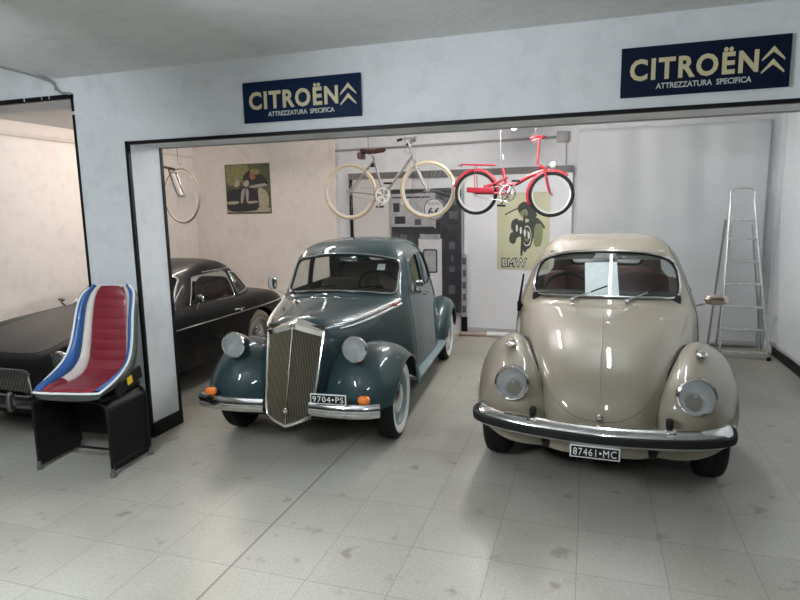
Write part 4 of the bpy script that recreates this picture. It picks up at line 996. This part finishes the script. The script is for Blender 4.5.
    if folding:
        def arc(x, a0, a1, rr, w, nm, m):
            pts = [(x + rr * math.cos(q), 0, rr * math.sin(q)) for q in np.linspace(a0, a1, 20)]
            MB().sweep(pts, [(-w, 0), (-w * .8, .008), (0, .012), (w * .8, .008), (w, 0), (0, .008)], up=(0, 1, 0)).build(nm, m, t) if False else MB().grid([[(x + (px - x) * k, yy, pz * k) for k, yy in ((.90, -w), (1, -w * .8), (1.01, 0), (1, w * .8), (.90, w))] for px, _, pz in pts]).build(nm, m, t)
        arc(xr, -.0, 2.9, R + .022, .024, 'rear_mudguard', FM); arc(xf, .9, 3.6, R + .022, .024, 'front_mudguard', FM)
        rk = MB()
        for s in (-.06, .06): rk.tube([(xr + .20, s, R + .06), (xr - .17, s, R + .065), (xr - .20, s, R + .045)], .006, 6).tube([(xr - .02, s, R + .06), (xr, s, 0)], .005, 6)
        for xx in (.18, .0, -.17): rk.tube([(xr + xx, -.06, R + .062), (xr + xx, .06, R + .062)], .005, 6)
        rk.build('luggage_rack', FM, t)
        MB().box(tuple(np.array((xr + .06, -.075, .03))), (.30, .012, .055), bev=.005).build('chain_guard', FM, t)
        MB().lathe([(.0, 0), (.03, .004), (.035, .03), (.035, .05), (0, .055)], ht2 + (.05, 0, .03), (1, 0, .1), 16).build('headlamp', WHITE, t)
        MB().sell((xr - R - .02, 0, .10), (.03, .06, .05), .8).build('tail_lamp', WHITE, t)
    else:
        MB().box(tuple(st * .82 + bbp * .18 + np.array((-.03, 0, -.02))), (.04, .03, .05)).build('lock', BLACK, t)
        MB().lathe([(0, 0), (.02, .01), (.03, .03), (.03, .04), (0, .045)], ht - hd * .08 + (.06, -.03, 0), (1, 0, 0), 14).build('bell', CHROME, t)
    return t
CREAM_T = mat('cream_tyre', (.50, .40, .27), .7, var=.15, var_scale=12); GREY_F = mat('grey_frame', (.26, .24, .23), .35, .6); RED_F = mat('red_frame', (.27, .008, .02), .4, coat=.2); BLK_F = mat('black_frame', (.015, .014, .014), .35, coat=.4)
ALU = mat('alloy_rim', (.72, .70, .66), .3, .8); DARKT = mat('dark_cream_tyre', (.16, .14, .115), .8)
# grey city bicycle, red folding bicycle, black bicycle beyond the pier
b1 = build_bike((-2.30, 6.62, 1.90), .05, 'grey bicycle with cream tyres hanging above the teal saloon', .328, .94, (.0, 0, -.05), (-.12, 0, .40), (.325, 0, .49), (.05, 'turned', .05, True), (GREY_F, ALU), CREAM_T, .021, name='step')
b2 = build_bike((-.84, 6.5, 1.83), -.02, 'small red folding bicycle without saddle hanging near the poster', .238, .80, (.0, 0, .0), (-.075, 0, .36), (.29, 0, .30), (.17, 'turned', .05, False), (RED_F, ALU), RUBBER, .021, folding=True)
b3 = build_bike((-5.30, 6.35, 1.90), -.22, 'black bicycle hanging in the far corner, half hidden by the pier', .345, 1.04, (-.35, 0, -.06), (-.48, 0, .38), (-.0, 0, .42), (.05, 'turned', .05, True), (BLK_F, ALU), DARKT, .013)
b2.rotation_euler.y = .045; b3.location = (-4.90 - .56 * 1.04 * math.cos(.25), 6.5, 1.90); b3.rotation_euler.z = -.25
HOOKM = mat('hook_wire', (.12, .12, .12), .7)
def hook(x, y, z, label):
    t = MB().tube(smooth_path([(0, 0, CZ - z), (0, 0, .06), (.0, 0, .03), (.03, 0, 0.0), (.05, 0, .03)], 5), .003, 6).build('ceiling_hook', HOOKM, None, loc=(x, y, z)); tag(t, label, 'hook')
hook(-2.03, 6.62, 2.30, 'thin wire hook holding the front of the grey bicycle'); hook(-2.48, 6.62, 2.30, 'thin wire hook holding the saddle end of the grey bicycle')
hook(-.93, 6.5, 2.10, 'thin wire hook holding the seat tube of the red folding bicycle'); hook(-.56, 6.5, 2.33, 'thin wire hook holding the handlebar of the red folding bicycle'); hook(-5.05, 6.52, 2.30, 'thin wire hook holding the black bicycle')

# ================================================================ LADDER
def build_ladder():
    AL = mat('scuffed_aluminium', (.62, .64, .64), .45, .6, var=.3, var_scale=30)
    t = thing('step_ladder', 'scuffed aluminium folding step ladder standing by the right wall', 'ladder', (1.645, 7.12, 0), -.06)
    top = (.115, .24, 1.70); bot = (.235, -.03, 0)
    for s in (-1, 1):
        MB().tube([(s * bot[0], bot[1], 0), (s * top[0] - .07, top[1], top[2])], .014, 6).build('front_rail', AL, t)
        MB().tube([(s * .23, .34, 0), (s * .10 - .06, .26, 1.45)], .010, 6).build('rear_leg', DULLMETAL, t)
        MB().box((s * bot[0], bot[1], .02), (.035, .04, .04)).build('rubber_foot', BLACK, t)
    MB().tube([p - (.07, 0, 0) for p in smooth_path([(-.115, .24, 1.69), (-.115, .25, 1.80), (-.08, .255, 1.84), (0, .257, 1.85), (.08, .255, 1.84), (.115, .25, 1.80), (.115, .24, 1.69)], 5)], .013, 8).build('hand_loop', AL, t)
    for k in range(6):
        z = .07 + .245 * k; q = z / 1.7; y = bot[1] + (top[1] - bot[1]) * q; x = bot[0] + (top[0] - bot[0]) * q
        MB().box((-.07 * q, y + .02, z), (2 * x, .075, .022), bev=.004).build('step', AL, t)
    MB().box((-.065, .22, 1.50), (.22, .13, .02), bev=.004).build('step', AL, t)
    MB().tube([(-.22, .335, .12), (.22, .335, .12)], .008, 6).build('rear_brace', DULLMETAL, t)
    MB().tube([(-.19, .05, .7), (-.17, .33, .75)], .004, 4).build('stay', DULLMETAL, t)
build_ladder()
def rod(name, label, cat, a, b, r, m):
    o = MB().cyl((0, 0, 0), tuple(np.array(b) - np.array(a)), r, 10).build(name, m, None, loc=a); tag(o, label, cat); return o
rod('wooden_pole', 'thin dark pole leaning on the wall left of the step ladder', 'pole', (1.335, 7.42, 0.0), (1.49, 7.655, 1.50), .012, mat('dark_pole', (.16, .16, .16), .5))
# tubes lying on the floor along the back wall
o = rod('metal_pipe', 'white tube lying on the floor along the back wall', 'pipe', (-1.25, 7.62, .035), (-.55, 7.60, .035), .033, WHITE)
o = rod('metal_pipe', 'short copper-coloured pipe on the floor beside the white tube', 'pipe', (-1.62, 7.60, .03), (-1.27, 7.62, .03), .028, mat('coppery_pipe', (.55, .42, .36), .35, .7))

# ================================================================ BACK WALL
t = thing('sliding_door', 'white sliding door panels under a dark rail on the back wall', 'door', (-1.55, YB - .03, 0))
RAIL = mat('dark_rail', (.10, .095, .09), .5); PANEL = mat('door_panel_white', (.70, .71, .73), .45)
MB().box((-.15, 0, 2.14), (2.98, .06, .085)).build('top_rail', RAIL, t)
MB().box((-1.615, 0, 1.05), (.035, .05, 2.1)).build('side_post', BLACK, t)
MB().box((-1.17, .0, 1.07), (.83, .03, 2.06)).build('door_panel', mat('door_panel_grey', (.55, .53, .52), .5), t)
MB().box((-.80, -.012, 1.05), (.15, .04, 2.08)).build('door_panel', mat('door_panel_cream', (.62, .57, .53), .5), t)
MB().box((.66, .0, 1.07), (1.36, .03, 2.06)).build('door_panel', PANEL, t)
MB().box((.66, -.005, .05), (1.36, .035, .10)).build('kick_strip', mat('kick_grey', (.45, .45, .45), .5), t)

def garage_poster():
    x0, x1, z0, z1, y = -2.565, -1.60, .30, 1.95, YB - .075
    G1, G2, G3, G4 = (mat('print_%s' % n, c, .55, var=v, var_scale=s) for n, c, v, s in (('charcoal', (.05, .05, .055), .85, 9), ('pale_grey', (.42, .42, .43), .35, 12), ('white_tone', (.62, .62, .63), .1, 6), ('midnight', (.022, .024, .035), .3, 6)))
    G5 = mat('print_dim_grey', (.11, .11, .12), .5, var=.4, var_scale=20)
    t = thing('garage_poster', 'tall black and white petrol pump poster with round 66 sign on the door', 'poster', (x0, y, z0))
    W, H = x1 - x0, z1 - z0; ex, ez = (1, 0, 0), (0, 0, 1)
    MB().box((W / 2, 0, H / 2), (W, .008, H)).build('poster_sheet', G1, t)
    def rect(nm, a, b, c, d, m, dp=.002, par=t, lay=0.): return MB().prism([(a, c), (b, c), (b, d), (a, d)], (0, -.004 - lay, 0), ex, ez, dp).build(nm, m, par, smooth=False)
    rect('printed_wall', 0, .62, H - .52, H - .06, G2); 
    rect('printed_shelf', .02, .55, H - .12, H - .10, G4, lay=.001); rect('printed_band', 0, .60, H - .56, H - .50, G4, lay=.001)
    for k, (a, b, c, d) in enumerate(((.03, .12, .30, .18), (.14, .26, .20, .13), (.33, .42, .48, .40), (.05, .20, .46, .36), (.02, .10, .72, .62), (.12, .22, .80, .60), (.02, .2, 1.0, .85), (.06, .16, 1.2, 1.06), (.72, .90, .22, .12), (.80, .92, .40, .30))):
        rect('printed_object', a, b, H - c, H - d, (G4, G3, G5)[k % 3] if k < 4 else G5, lay=.0015)
    # round 66 sign
    sg = MB().lathe([(.145, 0), (.145, .004), (0, .004)], (.60, -.006, H - .27), (0, -1, 0), 40).build('round_sign', G3, t, smooth=False)
    MB().lathe([(.14, .0), (.14, .002), (.128, .002), (.128, .0)], (.60, -.0105, H - .27), (0, -1, 0), 40).build('sign_ring', G4, sg, smooth=False)
    text_mesh('66', .16, G4, 'sign_number', sg, (.60, -.013, H - .305), width=.17, height=.115, depth=.001, bold=.003)
    text_mesh('ROUTE', .05, G4, 'sign_word', sg, (.60, -.013, H - .20), width=.15, height=.035, depth=.001)
    # pale pump
    rect('printed_pump', .38, .70, .0, H - .66, G3, lay=.001); rect('pump_top', .40, .68, H - .67, H - .60, G2, lay=.0015)
    p = MB(); 
    wnd = round_poly([(.44, H - .80), (.64, H - .80), (.64, H - 1.12), (.44, H - 1.12)][::-1], .03); MB().prism(wnd, (0, -.0075, 0), ex, ez, .001).build('pump_window', G4, t, smooth=False)
    wnd = round_poly([(.46, H - .82), (.62, H - .82), (.62, H - 1.10), (.46, H - 1.10)][::-1], .02); MB().prism(wnd, (0, -.009, 0), ex, ez, .001).build('pump_dial', G2, t, smooth=False)
    # dark pump with white panels
    q = round_poly([(.74, .0), (.93, .0), (.93, H - .60), (.74, H - .58)], .06); MB().prism(q, (0, -.0065, 0), ex, ez, .001).build('dark_pump', G4, t, smooth=False)
    for k, (a, b, c, d) in enumerate(((.80, .88, .80, .70), (.80, .88, 1.10, 1.03), (.79, .88, 1.40, 1.28))):
        w_ = round_poly([(a, H - c), (b, H - c), (b, H - d), (a, H - d)], .02); MB().prism(w_, (0, -.008, 0), ex, ez, .001).build('pump_panel', G5, t, smooth=False)
    rect('pump_stroke', .83, .855, H - .97, H - .88, G5, lay=.003)
    ho = MB().tube(smooth_path([(.90, -.009, H - .62), (.955, -.009, H - .75), (.95, -.009, H - 1.2), (.93, -.009, .1)], 6), .006, 6).build('pump_hose', G4, t)
garage_poster()
# narrow strip of paper prints beside the poster
t = thing('photo_strip', 'narrow strip of black and white prints right of the tall pump poster', 'poster', (-1.565, YB - .068, .25))
MB().box((0, 0, .42), (.075, .006, .84)).build('strip_sheet', MATS['print_pale_grey'], t)
for k in range(5): MB().box((.004 * (k % 2), -.004, .10 + .16 * k), (.05 - .01 * (k % 2), .004, .09)).build('print', MATS['print_dim_grey'], t)
MB().box((0, 0, -.13), (.08, .02, .24)).build('dark_base', BLACK, t)

def moto_poster():
    PY = mat('poster_yellow', (.55, .55, .36), .5, var=.06, var_scale=3); INK = mat('poster_ink', (.035, .04, .03), .5); OL = mat('poster_olive', (.20, .23, .12), .5); WH = mat('poster_white', (.7, .7, .62), .5)
    x0, W, H = -1.135, .66, .98
    t = thing('motorcycle_poster', 'pale yellow motorcycle poster pasted on the white door', 'poster', (x0, YB - .052, .89))
    MB().box((W / 2, 0, H / 2), (W, .004, H)).build('poster_sheet', PY, t); L = [0]
    ex, ez = (1, 0, 0), (0, 0, 1)
    def blob(nm, pts, m):
        L[0] += .0004; MB().prism([tuple(p) for p in smooth_path([(a, b, 0) for a, b in pts], 4, True)] and [(p[0], p[1]) for p in smooth_path([(a, b, 0) for a, b in pts], 4, True)], (0, -.002 - L[0], 0), ex, ez, .0003).build(nm, m, t, smooth=False)
    def ring(nm, c, r0, r1, sx, m, n=30):
        L[0] += .0004; a = [(c[0] + r0 * sx * math.cos(2 * PI * k / n), -.002 - L[0], c[1] + r0 * math.sin(2 * PI * k / n)) for k in range(n + 1)]; b = [(c[0] + r1 * sx * math.cos(2 * PI * k / n), -.002 - L[0], c[1] + r1 * math.sin(2 * PI * k / n)) for k in range(n + 1)]
        MB().grid([a, b]).build(nm, m, t, smooth=False)
    MB().tube(smooth_path([(.10, -.006, .70), (.17, -.006, .74), (.26, -.006, .78), (.34, -.006, .79)], 5), .007, 6).build('handlebar_print', INK, t)
    MB().tube(smooth_path([(.34, -.006, .79), (.40, -.006, .83), (.46, -.006, .87)], 5), .005, 6).build('handlebar_print', INK, t)
    blob('tank_print', [(.26, .80), (.33, .86), (.42, .84), (.47, .76), (.50, .68), (.42, .64), (.34, .66), (.28, .72)], INK)
    blob('headlamp_print', [(.30, .74), (.36, .77), (.39, .72), (.36, .67), (.30, .68)], OL)
    blob('engine_print', [(.22, .60), (.30, .63), (.36, .60), (.44, .62), (.50, .56), (.48, .44), (.42, .34), (.36, .22), (.32, .30), (.30, .42), (.24, .40), (.20, .48)], INK)
    blob('cylinder_print', [(.19, .62), (.26, .65), (.28, .56), (.24, .50), (.18, .52)], INK); blob('cylinder_print', [(.17, .46), (.23, .48), (.25, .40), (.22, .33), (.16, .36)], INK)
    ring('wheel_print', (.38, .43), .17, .14, .45, INK); ring('rim_print', (.38, .43), .13, .115, .42, WH); ring('wheel_print', (.38, .43), .07, .04, .5, OL)
    blob('mudguard_print', [(.40, .66), (.50, .66), (.58, .58), (.60, .52), (.50, .58), (.42, .60)], INK)
    blob('saddlebag_print', [(.48, .56), (.57, .56), (.57, .38), (.54, .30), (.47, .32)], OL); blob('fork_print', [(.33, .66), (.36, .66), (.33, .22), (.30, .22)], INK)
    for k in range(4): blob('highlight_print', [(.24 + .05 * k, .56 - .03 * k), (.26 + .05 * k, .57 - .03 * k), (.265 + .05 * k, .50 - .03 * k), (.245 + .05 * k, .49 - .03 * k)], WH)
    o = text_mesh('BMW', .13, INK, 'poster_lettering', t, (.225, -.012, .09), width=.33, height=.125, depth=.0006, bold=.008)
    text_mesh('BMW', .13, WH, 'lettering_face', o, (0, 0, .0016), rot=(0, 0, 0), width=.30, height=.095, depth=.0006, bold=.0)
moto_poster()

def racer_poster():
    G = mat('print_green', (.10, .12, .05), .5, var=.6, var_scale=12); K = mat('print_black', (.015, .015, .02), .4); C = mat('print_cream', (.42, .38, .29), .5, var=.3, var_scale=20); RB = mat('print_redbrown', (.32, .09, .04), .5); Y = mat('print_yellow', (.26, .25, .10), .5, var=.5, var_scale=25); GR = mat('print_grey', (.3, .3, .28), .5)
    t = thing('racing_poster', 'colour photo print of a crouched rider over a black machine on the wall', 'poster', (-5.15, YB - .0462, 1.66))
    W, H = .74, .72; ex, ez = (1, 0, 0), (0, 0, 1); L = [0.]
    MB().box((W / 2, 0, H / 2), (W, .012, H)).build('poster_sheet', G, t)
    def blob(nm, pts, m):
        L[0] += .0005; MB().prism([(min(max(p[0], .015), .985) * W, min(max(p[1], .015), .985) * H) for p in smooth_path([(a, b, 0) for a, b in pts], 4, True)], (0, -.006 - L[0], 0), ex, ez, .0004).build(nm, m, t, smooth=False)
    blob('print_hedge', [(.05, .98), (.5, .99), (.52, .75), (.3, .62), (.05, .60)], Y)
    blob('print_road', [(.02, .04), (.98, .04), (.98, .12), (.02, .10)], C)
    blob('print_body', [(.03, .46), (.28, .50), (.38, .54), (.58, .52), (.72, .44), (.72, .14), (.60, .06), (.03, .08)], K)
    blob('print_side', [(.74, .50), (.90, .46), (.96, .30), (.92, .10), (.76, .10)], C)
    blob('print_rider', [(.40, .70), (.50, .84), (.64, .88), (.80, .80), (.96, .62), (.90, .56), (.72, .58), (.55, .56)], K)
    blob('print_helmet', [(.58, .88), (.70, .90), (.80, .84), (.74, .78), (.60, .80)], Y); blob('print_face', [(.55, .78), (.64, .80), (.68, .72), (.60, .68)], RB)
    blob('print_glove', [(.40, .62), (.50, .68), (.54, .60), (.46, .54)], C); blob('print_glove', [(.20, .62), (.30, .68), (.32, .58), (.22, .54)], C); blob('print_bar', [(.56, .56), (.88, .60), (.92, .55), (.6, .52)], GR)
    blob('print_fork', [(.36, .46), (.44, .50), (.38, .24), (.33, .24)], GR); blob('print_fork', [(.46, .50), (.52, .46), (.50, .26), (.46, .26)], GR)
    blob('print_shine', [(.04, .25), (.26, .26), (.26, .21), (.04, .20)], C); blob('print_shine', [(.50, .25), (.70, .26), (.70, .22), (.50, .21)], C)
racer_poster()

# hanging dust sheets
def sheet(name, label, x0, x1, z0, z1, y, m, nf, amp, seed, axis='X', group=None):
    rnd = random.Random(seed); ph = [rnd.uniform(0, 6.28) for _ in range(6)]; nx, nz = 130, 50; G = []
    for i in range(nz):
        tz = i / (nz - 1); row = []
        for j in range(nx):
            tx = j / (nx - 1); x = x0 + (x1 - x0) * tx; s = tx * nf * 2 * PI
            d = amp * ((.25 + .5 * (1 - tz) + .2 * math.sin(2 * tz + ph[3])) * (math.sin(s + ph[0] + .8 * math.sin(2.2 * tz + ph[1])) * .6 + .4 * math.sin(s * 1.9 + ph[2] - 1.5 * tz)) + .4 * math.sin(3 * tz + ph[4]) * math.sin(tx * 5 + ph[5]))
            sag = .05 * abs(math.sin(tx * 3 * PI)) * (1 - abs(2 * tx - 1)) * .4
            z = z1 - (z1 - z0) * tz - (sag * (1 - tz))
            row.append((x, y - amp * 1.3 + d, z) if axis == 'X' else (y - amp * 1.3 + d, x, z))
        G.append(row)
    G = np.array(G); m_ = MB().grid(G); 
    o = m_.build(name, m, None, angle=180); md = o.modifiers.new('thickness', 'SOLIDIFY'); md.thickness = .004
    tag(o, label, 'sheet', group); return o
SHEET = mat('dust_sheet', (.58, .60, .61), .85, var=.08, var_scale=2.2, bump=.15, bump_scale=14)
sheet('dust_sheet', 'wide pale grey dust sheet hanging on the back wall behind the beige saloon', -.16, 1.90, .02, 2.60, YB - .02, SHEET, 3, .03, 3)
sheet('dust_sheet', 'narrow whitish plastic sheet hanging against the right side wall', 4.6, 7.45, .115, 2.64, XR - .01, mat('plastic_sheet', (.66, .69, .71), .6, var=.1, var_scale=3), 2, .014, 5, axis='Y')
# wiring
def wire(name, label, cat, pts, r, m, box=None):
    P = [np.array(p) for p in pts]; o0 = P[0]; o = MB().tube([p - o0 for p in P], r, 8).build(name, m, None, loc=tuple(o0)); tag(o, label, cat); return o
CON = mat('grey_conduit', (.30, .29, .28), .5)
wire('conduit', 'grey conduit pipe running along the top of the back wall', 'conduit', [(-3.38, YB - .03, 2.50), (-.42, YB - .03, 2.53)], .016, CON)
o = MB().box((0, 0, 0), (.14, .06, .13), bev=.01).build('box_body', CON, None)
jb = thing('junction_box', 'square grey junction box at the end of the back wall conduit', 'junction box', (-.34, YB - .035, 2.53)); o.parent = jb; MB().box((0, -.034, 0), (.115, .01, .105), bev=.006).build('box_lid', CON, jb)
wire('cable', 'thin grey cable dropping from the junction box', 'cable', [(-.30, YB - .03, 2.46), (-.295, YB - .035, 2.2), (-.30, YB - .035, 1.9)], .006, CON)
wire('conduit', 'pale conduit pipe running along the left wall of the bay', 'conduit', [(XL + .018, YF + T + .02, 2.52), (XL + .018, YB - .06, 2.52)], .02, W_BACK)
wire('cable', 'thin grey cable draped along the front ceiling edge and down the wall', 'cable', smooth_path([(-3.72, 2.2, CZ + .0), (-3.715, 2.8, CZ - .005), (-3.71, 3.25, CZ - .01), (-3.705, 3.46, CZ - .03), (-3.70, 3.485, CZ - .08), (-3.70, 3.487, 2.60), (-3.66, 3.487, 2.56), (-3.57, 3.487, 2.545)], 5), .009, CON)
pil = struct('trim_7', slab(-3.44, -3.38, YB - .06, YB + .01, 0, CZ), W_BACK)

# ================================================================ FRONT SIGNS
NAVY = mat('navy_enamel', (.004, .016, .055), .6, spec=.15); CREAM = mat('cream_lettering', (.62, .55, .33), .45); PALE = mat('pale_lettering', (.55, .58, .55), .45)
def front_sign(cx, cz, W, H, label, navy, tilt=0.):
    t = thing('wall_sign', label, 'sign', (cx, YF - .012, cz)); t.rotation_euler = (0, tilt, 0)
    MB().box((0, 0, 0), (W, .016, H), bev=.002).build('sign_board', navy, t)
    text_mesh('CITRO\u00cbN', .13, CREAM, 'large_lettering', t, (-.062 * W, -.0105, .020), width=W * .765, height=H * .53, depth=.0015, bold=.0042, spacing=1.16)
    text_mesh('ATTREZZATURA  SPECIFICA', .03, PALE, 'small_lettering', t, (.003, -.0105, -H * .31), width=W * .565, height=H * .115, depth=.0012, bold=.0006)
    for k in range(2):
        z0 = H * (.05 - .24 * k) ; x0 = W * .402; a, b, th = .050 * W / .78, H * .24, H * .11
        MB().prism([(x0 - a, z0), (x0, z0 + b), (x0 + a, z0), (x0 + a, z0 - th * .25), (x0 + a * .2, z0 + b - th * 1.3), (x0, z0 + b - th), (x0 - a * .2, z0 + b - th * 1.3), (x0 - a, z0 - th * .25)][::-1] if False else [(x0 - a, z0 - th * .35), (x0, z0 + b - th), (x0 + a, z0 - th * .35), (x0 + a, z0), (x0, z0 + b), (x0 - a, z0)], (0, -.009, 0), (1, 0, 0), (0, 0, 1), .003).build('chevron', CREAM, t, smooth=False)
front_sign(-1.752, 2.378, .815, .252, 'navy enamel sign with cream lettering above the teal saloon, at upper left', NAVY)
front_sign(.528, 2.372, .782, .250, 'navy enamel sign with cream lettering above the beige saloon, at upper right', mat('navy_enamel_dark', (.005, .009, .032), .6, spec=.15))
# ================================================================ LIGHTS
def tube_lamp(x, y, z, L, power, col, along='Y', label='', group=None, rr=.026, drop=0.):
    z -= drop - .003
    t = thing('fluorescent_lamp', label, 'lamp', (x, y, z), 0 if along == 'Y' else PI / 2)
    if drop:
        for s in (-.4, .4): MB().cyl((0, s, -.01), (0, s, drop), .005, 6).build('hanging_rod', DULLMETAL, t)
    if group: t['group'] = group
    MB().box((0, 0, -.03), (.1, L + .1, .06), bev=.008).build('housing', WHITE, t)
    A = 2 * PI * rr * L
    m = mat('lamp_glow', (1, 1, 1), .5, emit=col, emit_s=power / (A * PI))
    g = MB().cyl((0, -L / 2, -.095), (0, L / 2, -.095), rr, 12); g.build('lamp_tube', m, t)
    for s in (-1, 1): MB().box((0, s * (L / 2 + .02), -.08), (.04, .03, .06)).build('lamp_holder', WHITE, t)
    return t
G1, G2 = 'ceiling tube lamps of the front room', 'ceiling tube lamps of the bay'
COOL, WARM, NEUT = (.86, .94, 1.), (1., .85, .76), (1., .97, .95)
tube_lamp(-2.3, .9, CZ, 1.2, 210, COOL, label='fluorescent tube lamp on the front room ceiling before the pier', group=G1, drop=.45)
tube_lamp(.2, .3, CZ, 1.2, 80, COOL, label='fluorescent tube lamp on the front room ceiling before the beige saloon', group=G1, drop=.5)
tube_lamp(-.8, 6.0, CZ, 1.2, 105, NEUT, label='fluorescent tube lamp on the bay ceiling between the two saloons', group=G2, drop=.04)
tube_lamp(.25, 4.7, CZ, 1.2, 36, COOL, label='fluorescent tube lamp on the bay ceiling above the beige saloon', group=G2, drop=.04)
tube_lamp(-2.9, 5.2, CZ, 1.2, 30, NEUT, label='fluorescent tube lamp on the bay ceiling above the teal saloon', group=G2, drop=.04)
tube_lamp(-4.3, 5.7, CZ, 1.2, 50, WARM, label='fluorescent tube lamp on the bay ceiling above the black roadster', group=G2, drop=.04)
# ================================================================ CAMERA
cam = bpy.data.cameras.new('camera'); co = bpy.data.objects.new('camera', cam); COL.objects.link(co)
cam.sensor_width = 36; cam.lens = 590. * 36 / 800; cam.sensor_fit = 'HORIZONTAL'; cam.clip_start = .05
yaw, pitch, roll = math.radians(17.8), math.radians(8.7), math.radians(-1.05)
f = Vector((-math.sin(yaw) * math.cos(pitch), math.cos(yaw) * math.cos(pitch), -math.sin(pitch)))
r = f.cross(Vector((0, 0, 1))).normalized(); u = r.cross(f)
c_, s_ = math.cos(roll), math.sin(roll)
r2, u2 = c_ * r + s_ * u, -s_ * r + c_ * u
M = Matrix((r2, u2, -f)).transposed().to_4x4(); M.translation = Vector((0, 0, 1.68)); co.matrix_world = M
SC.camera = co
w = bpy.data.worlds.new('world'); SC.world = w; w.use_nodes = True; w.node_tree.nodes['Background'].inputs['Color'].default_value = (.5, .55, .6, 1); w.node_tree.nodes['Background'].inputs['Strength'].default_value = .3
SC.view_settings.view_transform = 'Standard'; SC.view_settings.look = 'None'; SC.view_settings.gamma = 1; SC.view_settings.use_curve_mapping = False
SC.view_settings.exposure = 0.15
